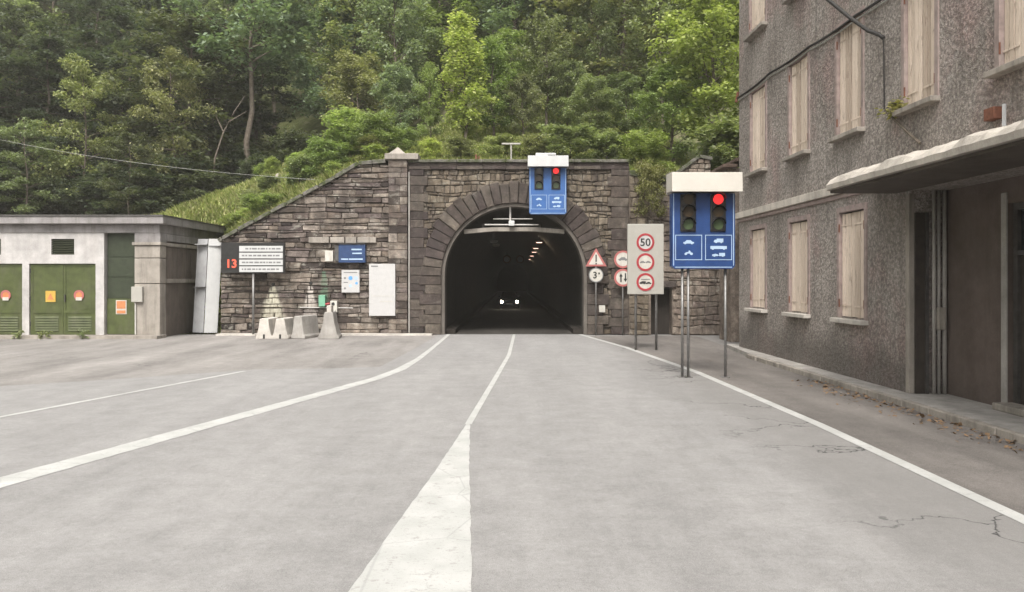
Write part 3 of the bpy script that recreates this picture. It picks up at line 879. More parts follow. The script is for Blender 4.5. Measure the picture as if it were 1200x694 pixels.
# lean-to with a tiled roof behind the house corner
sh = thing('lean_to', (9.6, 33.5, 0), 'small lean-to with brown tiled roof behind the corner of the grey house', 'shed')
MB().box(8.8, 11.3, 32.6, 34.4, 0, 7.0).build('wall', MAT['pale_mortar'], sh)
for i in range(6):
    x0 = 8.45 + i * .5
    MB().prismx([(32.4, 7.0 + i * .24), (34.6, 7.0 + i * .24), (34.6, 7.14 + i * .24), (32.4, 7.14 + i * .24)], x0, x0 + .58).build('tile_course', MAT['tile_roof'], sh, bevel=.03)

# ================================================================== utility building on the left
UY = 35.0
ub = thing('utility_building', (-21, UY, 0), 'low white utility building with green double doors and flat concrete roof', 'building')
UX1 = gx(122, UY)                              # white wall ends
UC = gx(188, UY)                               # corner
zf, zs, zr = gz(273, UY), gz(263, UY), gz(253, UY)
def front_wall(mb, x0, x1, z0, z1, yf, yb, holes):
    """front wall slab with rectangular openings: holes = (x0, x1, z0, z1)"""
    xs_ = sorted(set([x0, x1] + [h[0] for h in holes] + [h[1] for h in holes]))
    zs_ = sorted(set([z0, z1] + [h[2] for h in holes] + [h[3] for h in holes]))
    ins = lambda x, z: any(h[0] < x < h[1] and h[2] < z < h[3] for h in holes)
    for a, b in zip(xs_[:-1], xs_[1:]):
        for c, d in zip(zs_[:-1], zs_[1:]):
            if not ins((a + b) / 2, (c + d) / 2):
                mb.add([(a, yf, c), (b, yf, c), (b, yf, d), (a, yf, d)], [(0, 1, 2, 3)])
    for h in holes:
        a, b, c, d = h
        mb.add([(a, yf, c), (b, yf, c), (b, yf, d), (a, yf, d), (a, yb, c), (b, yb, c), (b, yb, d), (a, yb, d)],
               [(0, 4, 5, 1), (1, 5, 6, 2), (2, 6, 7, 3), (3, 7, 4, 0)])
dz0, dz1 = gz(393, UY), gz(309, UY)
doors = [(gx(a, UY), gx(b, UY)) for a, b in ((-134, -62), (-52, 26), (34, 112))]
vents = [(gx(a, UY), gx(b, UY), gz(298.5, UY), gz(280, UY)) for a, b in ((-26, 1), (60, 87))]
holes = [(a, b, dz0, dz1) for a, b in doors] + vents
mb = MB(); front_wall(mb, -30, UX1, 0, zf, UY, UY + .22, holes)
mb.box(-30, UX1, UY + .3, 45, 0, zf)
mb.add([(UX1, UY, 0), (UX1, UY + .3, 0), (UX1, UY + .3, zf), (UX1, UY, zf)], [(0, 1, 2, 3)])
mb.build('wall', MAT['white_wall'], ub)
MB().box(-30.2, UC - .02, UY - .05, 45.1, zf, zs).build('lintel_beam', MAT['lintel'], ub, bevel=.02)
MB().box(-30.4, UC + .28, UY - .38, 45.3, zs, zr).build('roof', MAT['lintel'], ub, bevel=.03)
MB().box(-30.4, UC + .3, UY - .42, 45.32, zr - .05, zr + .02).build('roof_edging', MAT['dark_steel'], ub)
for di, (a, b) in enumerate(doors):
    mid = (a + b) / 2
    for li, (p, q) in enumerate(((a + .02, mid - .008), (mid + .008, b - .02))):
        d = MB(); d.box(p, q, UY + .10, UY + .15, dz0 + .02, dz1 - .02)
        fw = .10
        d.box(p, p + fw, UY + .075, UY + .10, dz0 + .02, dz1 - .02); d.box(q - fw, q, UY + .075, UY + .10, dz0 + .02, dz1 - .02)
        for zz in (dz0 + .02, dz0 + .95, dz1 - .12): d.box(p + fw, q - fw, UY + .075, UY + .10, zz, zz + .10)
        for k in range(6):
            zz = dz0 + .2 + k * .11
            d.add([(p + fw + .1, UY + .10, zz), (q - fw - .1, UY + .10, zz), (q - fw - .1, UY + .06, zz - .02), (p + fw + .1, UY + .06, zz - .02), (p + fw + .1, UY + .10, zz + .06), (q - fw - .1, UY + .10, zz + .06)],
                  [(3, 2, 5, 4), (0, 1, 2, 3)])
        leaf = d.build('door', MAT['door_green'], ub)
        if li == 1:
            MB().box(p + .06, p + .10, UY + .02, UY + .075, 1.55, 1.85).build('handle', MAT['dark_steel'], leaf)
        for zz in (.5, 1.6, 2.8):
            xh = p if li == 0 else q
            MB().tube([(xh, UY + .06, zz), (xh, UY + .06, zz + .18)], .025, 6).build('hinge', MAT['dark_steel'], leaf)
        cx = (p + q) / 2
        if li == 0:
            s_ = MB(); s_.box(cx - .05, cx + .38, UY + .066, UY + .074, gz(354, UY), gz(341, UY)); s_.build('warning_plate', MAT['sign_yellow'], leaf)
            zc = (gz(354, UY) + gz(341, UY)) / 2
            MB().prism([(cx + .02, zc - .14), (cx + .31, zc - .14), (cx + .165, zc + .15)], UY + .058, UY + .064).build('warning_mark', MAT['sign_orange'], leaf)
        else:
            zc = gz(346, UY); cc = cx + (-.03)
            MB().disc(cc, zc, .19, UY + .066, UY + .074).build('notice_disc', MAT['sign_orange'], leaf)
            MB().ring(cc, zc, .14, .22, UY + .055, UY + .064).build('notice_ring', MAT['sign_pink'], leaf)
            MB().box(cc - .13, cc + .13, UY + .052, UY + .062, zc - .23, zc - .09).build('notice_plate', MAT['sign_faded'], leaf)
for (a, b, c, d) in vents:
    v = MB(); v.box(a, b, UY + .16, UY + .21, c, d); vv = v.build('vent', MAT['vent'], ub)
    s_ = MB()
    for k in range(7):
        zz = c + (d - c) * (k + .2) / 7
        MB().add([(a, UY + .03, zz), (b, UY + .03, zz), (b, UY + .14, zz + .07), (a, UY + .14, zz + .07), (a, UY + .03, zz + .012), (b, UY + .03, zz + .012), (b, UY + .14, zz + .082), (a, UY + .14, zz + .082)],
                 [(0, 1, 5, 4), (4, 5, 6, 7), (3, 2, 1, 0)]).build('slat', MAT['vent'], vv)
# white door posts scuffed at the foot are the wall itself; tall dark door in the recess
ex0, ex1 = UX1, gx(158, UY)
MB().box(ex0, ex1, UY + .35, UY + .45, 0, zf + .02).build('recess_back', MAT['door_dark'], ub)
d = MB(); d.box(ex0 + .03, ex1 - .03, UY + .2, UY + .26, .14, gz(350, UY)); dd = d.build('lower_door', MAT['door_green'], ub)
MB().box(ex0 + .42, ex0 + .88, UY + .18, UY + .195, gz(368.5, UY), gz(352, UY)).build('notice_plate', MAT['sign_faded'], dd)
MB().box(ex0 + .46, ex0 + .84, UY + .165, UY + .178, gz(362, UY), gz(353, UY)).build('notice_print', MAT['sign_orange'], dd)
MB().box(ex0 + .46, ex0 + .84, UY + .165, UY + .178, gz(367.6, UY), gz(364, UY)).build('notice_print', MAT['sign_orange'], dd)
up = MB(); up.box(ex0 + .03, ex1 - .03, UY + .24, UY + .29, gz(349.5, UY), gz(272, UY))
for k in (.32, .62):
    up.box(ex0 + .03, ex1 - .03, UY + .215, UY + .24, gz(349.5, UY) + 2.9 * k, gz(349.5, UY) + 2.9 * k + .06)
up.build('upper_door', MAT['door_dark'], ub)
MB().tube([(ex0 + .02, UY - .02, gz(271, UY)), (ex1, UY - .02, gz(272, UY))], .025, 6).build('conduit', MAT['pipe'], ub)
# stone-coloured corner pillar
for (pa, pb) in ((396, 333), (332.4, 303), (302.4, 288)):
    MB().box(ex1, UC, UY - .04 - random.uniform(0, .02), UY + .6, gz(pa, UY), gz(pb, UY)).build('pillar_block', MAT['concrete'], ub, bevel=.03)
MB().box(ex1 - .08, UC + .06, UY - .12, UY + .62, gz(287.6, UY), gz(284, UY)).build('pillar_capital', MAT['concrete'], ub, bevel=.02)
MB().box(ex1, UC, UY - .02, UY + .6, gz(283.8, UY), zf).build('pillar_head', MAT['lintel'], ub)
MB().box(gx(156, UY), gx(169, UY), UY - .2, UY - .05, gz(354, UY), gz(336, UY)).build('meter_box', MAT['sign_grey'], ub, bevel=.02)
MB().tube([(gx(160, UY), UY - .1, gz(354, UY)), (gx(160, UY), UY - .1, .15)], .03, 6).build('meter_conduit', MAT['pipe'], ub)
# side wall towards the tunnel: panels between bands
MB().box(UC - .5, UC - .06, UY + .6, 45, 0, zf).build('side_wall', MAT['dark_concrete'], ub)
MB().box(UC - .1, UC + .03, UY + .61, 45, gz(332, UY), gz(329, UY) + .08).build('side_band', MAT['concrete'], ub, bevel=.015)
MB().box(UC - .1, UC + .05, UY + .61, 45, gz(288, UY), gz(284, UY)).build('side_band', MAT['concrete'], ub, bevel=.015)
MB().box(UC - .1, UC + .02, UY + .61, 45, gz(282, UY), zf - .01).build('side_band', MAT['lintel'], ub, bevel=.015)
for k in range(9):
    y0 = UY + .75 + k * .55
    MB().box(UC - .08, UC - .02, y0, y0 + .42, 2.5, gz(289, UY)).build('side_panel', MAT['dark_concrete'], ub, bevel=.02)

# tall white folding gate in the gap
GY = 37.4
fg = thing('folding_gate', (gx(244, GY), GY, 0), 'tall white sheet-metal gate of two leaves between utility building and wing wall', 'gate')
def leaf(pa0, pa1, pb0, pb1, y0, y1, mat):
    """panel with rounded edge strips; (pa0, pa1) at the foot, (pb0, pb1) at the top"""
    zt_ = gz(280, GY); m = MB(); vs_, fs_ = [], []
    n_ = 12
    for j, (l, r_, z) in enumerate(((pa0, pa1, .06), (pb0, pb1, zt_))):
        for i in range(n_ + 1):
            t = i / n_; x = gx(l + (r_ - l) * t, GY)
            vs_.append((x, y0 + (y1 - y0) * t - .04 * math.sin(math.pi * t) ** .6, z))
        for i in range(n_ + 1):
            t = 1 - i / n_; x = gx(l + (r_ - l) * t, GY)
            vs_.append((x, y0 + (y1 - y0) * t + .02, z))
    k = 2 * (n_ + 1)
    for i in range(k): fs_.append((i, (i + 1) % k, (i + 1) % k + k, i + k))
    fs_.append(tuple(range(k - 1, -1, -1))); fs_.append(tuple(range(k, 2 * k)))
    m.add(vs_, fs_)
    return m.build('leaf', mat, fg)
l1 = leaf(222.5, 237.5, 229, 243, GY + .30, GY + .08, MAT['grey_white_metal'])
l2 = leaf(239.5, 254, 245, 260, GY - .06, GY + .06, MAT['white_metal'])
MB().box(gx(229, GY), gx(243, GY), GY - .12, GY + .35, gz(287, GY), gz(286, GY)).build('seam', MAT['grey_white_metal'], l1)
MB().box(gx(227, GY), gx(240, GY), GY - .1, GY + .36, gz(337, GY), gz(336.2, GY)).build('seam', MAT['dark_steel'], l1)
MB().box(gx(245, GY), gx(258.5, GY), GY - .115, GY + .1, gz(288.5, GY), gz(287.6, GY)).build('seam', MAT['grey_white_metal'], l2)

# ================================================================== grey house on the right
HA = Vector((8.07, 28.8, 0))
HROT = math.atan2(-15.0, .28)
house = thing('grey_house', tuple(HA), 'large grey roughcast house with peeling closed shutters and concrete canopy', 'building', rotz=HROT)
ca, sa = math.cos(HROT), math.sin(HROT)
def hu(px):
    p = (px - 600.0) / F
    # X = HA.x + u ca ; Y = HA.y + u sa ; X / Y = p
    return (p * HA.y - HA.x) / (ca - p * sa)
def hz(px, py):
    return CAMZ + (328.0 - py) * (HA.y + hu(px) * sa) / F

def render_mat():
    s = N('roughcast_render')
    b = s.noise(.55, 5, .6)
    c = s.ramp(b, [(.3, (.29, .255, .228)), (.5, (.37, .33, .297)), (.72, (.445, .40, .362))])
    pk = s.ramp(s.noise(.42, 5, .65, vec=s._str(1, 1, .8)), [(.50, 0.0), (.64, 1.0)])
    c = s.mix(s.math('MULTIPLY', pk, .55), c, (.42, .29, .27))
    pl = s.ramp(s.noise(.8, 6, .7), [(.62, 0.0), (.66, 1.0)])
    c = s.mix(s.math('MULTIPLY', pl, .5), c, (.40, .37, .34))
    v = s.math('ADD', s.math('MULTIPLY', s.vor(15, 'SMOOTH_F1'), .6), s.math('MULTIPLY', s.vor(34, 'F1'), .4))
    c = s.mix(.8, c, s.ramp(v, [(.10, 1.6), (.34, .97), (.6, .42)]), 'MULTIPLY')
    st = s.ramp(s.noise(1.2, 6, .7, vec=s._str(1, 2.2, .18)), [(.5, 0.0), (.75, 1.0)])
    c = s.mix(s.math('MULTIPLY', st, .55), c, (.10, .092, .085))
    Z = s.sep(s.P())[2]
    spl = s.math('SUBTRACT', 1.0, s.math('DIVIDE', s.math('ADD', Z, s.math('MULTIPLY', s.noise(1.5, 5, .7), -1.1)), .7), True)
    c = s.mix(s.math('MULTIPLY', spl, .6), c, (.10, .09, .08))
    h = s.math('ADD', s.math('MULTIPLY', v, -1.0), s.math('MULTIPLY', s.noise(50, 4, .7), .35))
    return s.done(c, .95, normal=s.bump(h, 1.0, .06), spec=.1)
MAT['roughcast'] = render_mat()
MAT['surround'] = simple('pinkish_window_surround', (.30, .235, .215), .9, var=.3, scale=5, bump=.3, dirt=(.2, .18, .16))
def shutter_mat():
    s = N('peeling_shutter_paint')
    g = s.noise(7, 6, .7, vec=s._str(5, 5, .35))
    c = s.ramp(g, [(.3, (.48, .395, .32)), (.5, (.64, .545, .455)), (.75, (.72, .63, .54))])
    pe = s.ramp(s.noise(3.5, 7, .72, vec=s._str(2.5, 2.5, .6)), [(.57, 0.0), (.66, 1.0)])
    c = s.mix(s.math('MULTIPLY', pe, .65), c, (.20, .15, .115))
    c = s.mix(1.0, c, s.ramp(s.rnd(), [(0, (.62, .58, .55)), (.25, (.9, .88, .86)), (1, (1.05, 1.03, 1.02))]), 'MULTIPLY')
    return s.done(c, .8, normal=s.bump(s.noise(40, 5, .7, vec=s._str(3, 3, .3)), .3, .01))
MAT['shutter'] = shutter_mat()

UE = 48.0
HZT = 15.5
# (px left, px right, sill py, head py) measured on the wall; heights follow from the storey
gz0, gz1 = 1.5, 4.22
wins = []
def u_span(a, b): return hu(a), hu(b)
for a, b in ((880.5, 897.5), (925.5, 947.5), (984, 1014)): wins.append((*u_span(a, b), hz((a + b) / 2, 0), 'g'))
for a, b in ((880, 897.5), (925.5, 947.5), (981.5, 1010.5), (1060.5, 1097), (1172, 1232)): wins.append((*u_span(a, b), 0, 'f'))
for a, b in ((879, 897.5), (926, 947.5), (982, 1010.5), (1060.5, 1097)): wins.append((*u_span(a, b), 0, 's'))
ZG = (hz(888, 361), hz(888, 268)); ZF = (hz(888, 200), hz(888, 104)); ZS = (hz(887, 36), hz(887, 36) + 2.6)
spans = {'g': ZG, 'f': ZF, 's': ZS}
hole_list = []
for (u0, u1, _, k) in wins: hole_list.append((u0, u1, spans[k][0], spans[k][1], k))
# doorways under the canopy
LD = .75                                    # depth of the recessed porch
def hu2(px):
    p = (px - 600.0) / F
    return (p * (HA.y + LD * ca) - HA.x + LD * sa) / (ca - p * sa)
UL = hu(1066)
D2 = (hu2(1181), hu2(1181) + 2.8, .13, 3.9)
ZL = 4.36
mb = MB()
front_wall(mb, 0, UE, 0, HZT, 0, .24, [h[:4] for h in hole_list] + [(UL, UE - .4, -.001, ZL)])
# the porch: end wall, recessed wall with its doorway, ceiling
mb.add([(UL, .24, 0), (UL, LD, 0), (UL, LD, ZL), (UL, .24, ZL)], [(0, 1, 2, 3)])
pm = MB(); front_wall(pm, UL + .004, UE - .4, 0, ZL, LD, LD + .3, [D2])
mb.add([(UL, .24, ZL), (UE - .4, .24, ZL), (UE - .4, LD + .05, ZL), (UL, LD + .05, ZL)], [(3, 2, 1, 0)])
mb.add([(0, 0, 0), (0, 10, 0), (0, 10, HZT), (0, 0, HZT)], [(3, 2, 1, 0)])
mb.add([(0, 1.5, 0), (UE, 1.5, 0), (UE, 1.5, HZT), (0, 1.5, HZT)], [(0, 1, 2, 3)])
mb.add([(UE, 0, 0), (UE, 10, 0), (UE, 10, HZT), (UE, 0, HZT)], [(0, 1, 2, 3)])
mb.add([(0, 10, 0), (UE, 10, 0), (UE, 10, HZT), (0, 10, HZT)], [(3, 2, 1, 0)])
wall_o = mb.build('wall', MAT['roughcast'], house)
MAT['porch'] = concrete('stained_shaded_porch_render', (.115, .09, .078), .5, .5)  # stained render, base colour darkened for the porch shade
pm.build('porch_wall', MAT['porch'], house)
MB().prismx([(-.5, HZT), (10.5, HZT), (5, HZT + 2.6)], -.4, UE + .4).build('roof', MAT['tile_roof'], house)

def shutter_mesh(wd, ht, seed):
    rnd = random.Random(seed); m = MB()
    nb = 4; bw = wd / nb
    for i in range(nb):
        o = rnd.uniform(-.006, .006)
        m.box(i * bw + .012, (i + 1) * bw - .012, -.022 + o, .02, rnd.uniform(0, .02), ht - rnd.uniform(0, .012))
    m.box(.01, wd - .01, .024, .035, 0, ht, 1)  # black backing sheet stands in for shade in the board gaps
    for zz in (ht * .12, ht * .5, ht * .86): m.box(.02, wd - .02, -.042, -.02, zz, zz + .05) if zz < 0 else None
    m.box(0, wd * .75, -.034, -.024, ht * .1, ht * .1 + .04); m.box(0, wd * .75, -.034, -.024, ht * .88, ht * .88 + .04)
    return m
sid = 0
for (u0, u1, z0, z1, k) in hole_list:
    wd = u1 - u0
    wf = MB()
    fr = .09
    # plaster surround, a little proud of the roughcast
    y0 = -.03
    wf.box(u0 - .12, u0 + .02, y0, .1, z0 - .02, z1 + .12); wf.box(u1 - .02, u1 + .12, y0, .1, z0 - .02, z1 + .12)
    wf.box(u0 + .02, u1 - .02, y0, .1, z1 - .02, z1 + .12)
    wo_ = wf.build('window', MAT['surround'], house, bevel=.008)
    MB().box(u0 - .16, u1 + .16, -.2, .12, z0 - .13, z0 - .022).build('sill', MAT['pale_concrete' if k == 'g' else 'concrete'], wo_, bevel=.015)
    MB().box(u0 + .02, u1 - .02, .16, .2, z0, z1 - .02).build('pane', MAT['glass'], wo_)
    lw = (wd - .04) / 2 - .022
    for li in range(2):
        sid += 1
        mesh_b = shutter_mesh(lw, z1 - z0 - .05, sid)
        xo = u0 + .02 + li * (lw + .044)
        tilt = random.uniform(-.05, .05) if (sid % 5 == 0) else 0
        mesh_b.v = [(xo + x, .075 + y + x * tilt, z0 + .005 + z) for x, y, z in mesh_b.v]
        o = mesh_b.build('shutter', [MAT['shutter'], MAT['black']], wo_)
        MB().tube([(xo + (0 if li == 0 else lw), -.02, z0 + .25), (xo + (0 if li == 0 else lw), -.02, z0 + .45)], .018, 6).build('hinge', MAT['rust'], wo_)
        MB().tube([(xo + (0 if li == 0 else lw), -.02, z1 - .5), (xo + (0 if li == 0 else lw), -.02, z1 - .3)], .018, 6).build('hinge', MAT['rust'], wo_)

MAT['canopy'] = concrete('canopy_concrete', (.46, .42, .37), .5, .6, dark=(.20, .175, .15))
# string course, crumbling canopy
ZST = hz(866, 250)
UCN = hu(1050)
MB().box(-.06, UCN - .9, -.13, .05, ZST - .22, ZST).build('string_course', MAT['canopy'], house, bevel=.02)
MB().box(-.04, UCN - .9, -.06, .05, ZST - .34, ZST - .222).build('string_course_foot', MAT['surround'], house, bevel=.02)
# canopy slab: spalled along its front edge
m = MB(); vs_, fs_ = [], []
us = np.arange(UCN - .9, UE + .01, .17)
rnd = random.Random(5)
prj = 1.55
for i, u in enumerate(us):
    f_ = min(1.0, max(.15, (u - us[0]) / .9)) if u < UCN else 1.0
    spall = max(0, .05 + .06 * mnoise.noise(Vector((u * 1.1, 0, 0))) + .07 * mnoise.noise(Vector((u * 2.7, 2, 0)))) + .03 * rnd.random()
    yfr = -prj * f_
    zt = 4.68 + .06 * mnoise.noise(Vector((u * .6, 4, 0))) + .05 * mnoise.noise(Vector((u * 3.3, 8, 0))); zb_ = 4.42
    vs_ += [(u, .02, zb_ + .04), (u, yfr, zb_), (u, yfr - .02, zb_ + .1 + rnd.uniform(-.008, .008)), (u, yfr + spall, zt - spall * .8), (u, yfr + .16 + spall, zt + .04), (u, .02, zt + .17)]
for i in range(len(us) - 1):
    for k in range(5): fs_.append((6 * i + k, 6 * i + k + 1, 6 * i + 6 + k + 1, 6 * i + 6 + k))
fs_.append((5, 4, 3, 2, 1, 0))
m.add(vs_, fs_); m.build('canopy', MAT['canopy'], house)
MAT['soffit'] = concrete('shade_dark_soffit', (.09, .076, .064), .4)
# soffit sheet, its colour darkened for the shade under the canopy
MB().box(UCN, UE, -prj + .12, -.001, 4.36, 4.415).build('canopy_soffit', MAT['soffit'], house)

# doorways
def doorway(D, open_=False):
    a, b, z0, z1 = D
    YO = LD
    fr = MB(); fr.box(a, a + .12, YO + .1, YO + .23, z0, z1); fr.box(b - .12, b, YO + .1, YO + .23, z0, z1); fr.box(a + .12, b - .12, YO + .1, YO + .23, z1 - .12, z1); fr.box(a + .12, b - .12, YO + .1, YO + .23, z1 - .95, z1 - .87)
    f_ = fr.build('door', MAT['dark_steel'], house)
    mid = (a + b) / 2
    for p, q in ((a + .125, mid - .006), (mid + .006, b - .125)):
        d = MB(); d.box(p, q, YO + .16, YO + .2, z0 + .01, z1 - .96)
        wdt = q - p
        for zz, hh in ((z0 + .15, .75), (z0 + 1.05, 1.6)): d.box(p + .1, q - .1, YO + .14, YO + .16, zz, zz + hh)
        d.build('door_leaf', MAT['door_brown'], f_)
    MB().box(a + .125, b - .125, YO + .17, YO + .19, z1 - .86, z1 - .125).build('fanlight', MAT['glass'], f_)
    MB().box(mid + .04, mid + .08, YO + .08, YO + .14, 1.1, 1.3).build('handle', MAT['steel'], f_)
    MB().box(a + .004, b - .004, LD - .3, LD + .09, z0, z0 + .13).build('threshold', MAT['concrete'], f_, bevel=.02)
MAT['door_brown'] = simple('weathered_brown_door', (.04, .032, .026), .8, var=.35, scale=6, dirt=(.04, .03, .025))  # base brown lowered for the shade inside the porch
doorway(D2)
# plaster corner strips, and a side door with pipes in the end wall of the porch
MB().box(UL - .14, UL + .012, -.02, .1, .13, 4.3).build('corner_strip', MAT['concrete'], house, bevel=.01)
MB().box(D2[0] - .16, D2[0] - .004, LD - .03, LD + .1, .13, 4.1).build('corner_strip', MAT['grey_concrete'], house, bevel=.01)
sd_ = MB().box(UL + .003, UL + .05, .1, .38, .13, 3.9).build('side_door', MAT['door_brown'], house)
MB().box(UL + .05, UL + .085, .30, .36, .13, 3.9).build('door_post', MAT['dark_steel'], sd_)
for dy, r_ in ((.46, .04), (.56, .035), (.68, .045)):
    MB().tube([(UL + .10, dy, .13), (UL + .10, dy, ZL)], r_, 8).build('pipe', MAT['grey_concrete'], house, smooth=True)
MB().box(UL + .06, UL + .2, .5, .66, hz(1066, 386), hz(1066, 360)).build('valve_box', MAT['concrete'], house, bevel=.02)
# rusty iron box above the canopy
MB().box(hu(1163), hu(1175), -.16, 0.0, hz(1168, 148) + .1, hz(1168, 127)).build('iron_box', MAT['rust'], house, bevel=.01)
MB().tube([(hu(1185), -.12, 4.85), (hu(1185), -.12, hz(1185, 122))], .035, 6).build('iron_stub', MAT['grey_white_metal'], house)

# cables on the facade
def hpt(px, py, off=-.06): return (hu(px), off, hz(px, py))
def sag(p, q, n_=10, s=.1):
    p, q = Vector(p), Vector(q); return [p.lerp(q, i / n_) - Vector((0, 0, s * 4 * (i / n_) * (1 - i / n_))) for i in range(n_ + 1)]
pts = [hpt(866, 115)]
for a, b in (((866, 115), (905, 85)), ((905, 85), (950, 55)), ((950, 55), (1006, 18)), ((1006, 18), (1090, -42)), ((1090, -42), (1260, -165))):
    pts += sag(hpt(*a), hpt(*b), 6, .05)[1:]
MB().tube(pts, .034, 6).build('facade_cable', MAT['cable'], house, smooth=True)
MB().tube([p + Vector((0, .02, -.09)) for p in [Vector(q) for q in pts]], .02, 5).build('facade_cable', MAT['wire'], house)
hp = [Vector(hpt(1038, 128, -.03)), Vector(hpt(1038, 45, -.05)), Vector(hpt(1036, 41, -.10)), Vector(hpt(1030, 36, -.25)), Vector(hpt(1020, 20, -.5)), Vector(hpt(1010, -2, -.85)), Vector(hpt(1000, -30, -1.3)), Vector(hpt(985, -75, -2.2))]
MB().tube(hp[:3], .018, 6).build('drop_wire', MAT['cable'], house)
MB().tube(hp[1:], .045, 8).build('supply_cable', MAT['cable'], house, smooth=True)
MB().tube([hpt(866, 108, -.03), hpt(866, 120, -.1)], .05, 6).build('cable_clamp', MAT['rust'], house)

# ================================================================== traffic signal boxes
def car_shape(cx, cz, s):
    return [(cx + x * s, cz + z * s) for x, z in ((-.5, 0), (-.42, 0), (-.38, -.07), (-.25, -.07), (-.21, 0), (.2, 0), (.24, -.07), (.37, -.07), (.41, 0), (.5, 0), (.5, .13), (.32, .17), (.18, .32), (-.18, .32), (-.34, .17), (-.5, .13))]
def bike_shape(cx, cz, s):
    return [(cx + x * s, cz + z * s) for x, z in ((-.5, -.05), (-.4, -.2), (-.22, -.16), (-.15, -.02), (.12, -.02), (.2, -.17), (.4, -.2), (.5, -.05), (.4, .08), (.25, .1), (.16, .3), (.04, .34), (-.04, .16), (-.3, .12))]
def truck_shape(cx, cz, s):
    return [(cx + x * s, cz + z * s) for x, z in ((-.5, 0), (-.36, 0), (-.32, -.08), (-.2, -.08), (-.16, 0), (.18, 0), (.22, -.08), (.34, -.08), (.38, 0), (.5, 0), (.5, .4), (-.2, .4), (-.2, .28), (-.4, .28), (-.5, .14))]
def lorry_shape(cx, cz, s):
    return [(cx + x * s, cz + z * s) for x, z in ((-.65, 0), (-.55, 0), (-.5, -.06), (-.4, -.06), (-.36, 0), (.34, 0), (.38, -.06), (.48, -.06), (.52, 0), (.65, 0), (.65, .24), (-.65, .24))]
def camper_shape(cx, cz, s):
    return [(cx + x * s, cz + z * s) for x, z in ((-.6, 0), (-.48, 0), (-.44, -.06), (-.34, -.06), (-.3, 0), (-.06, 0), (-.06, .05), (.06, .05), (.06, 0), (.3, 0), (.34, -.06), (.44, -.06), (.48, 0), (.6, 0), (.6, .3), (.06, .3), (.06, .1), (-.06, .1), (-.06, .16), (-.3, .22), (-.6, .16))]

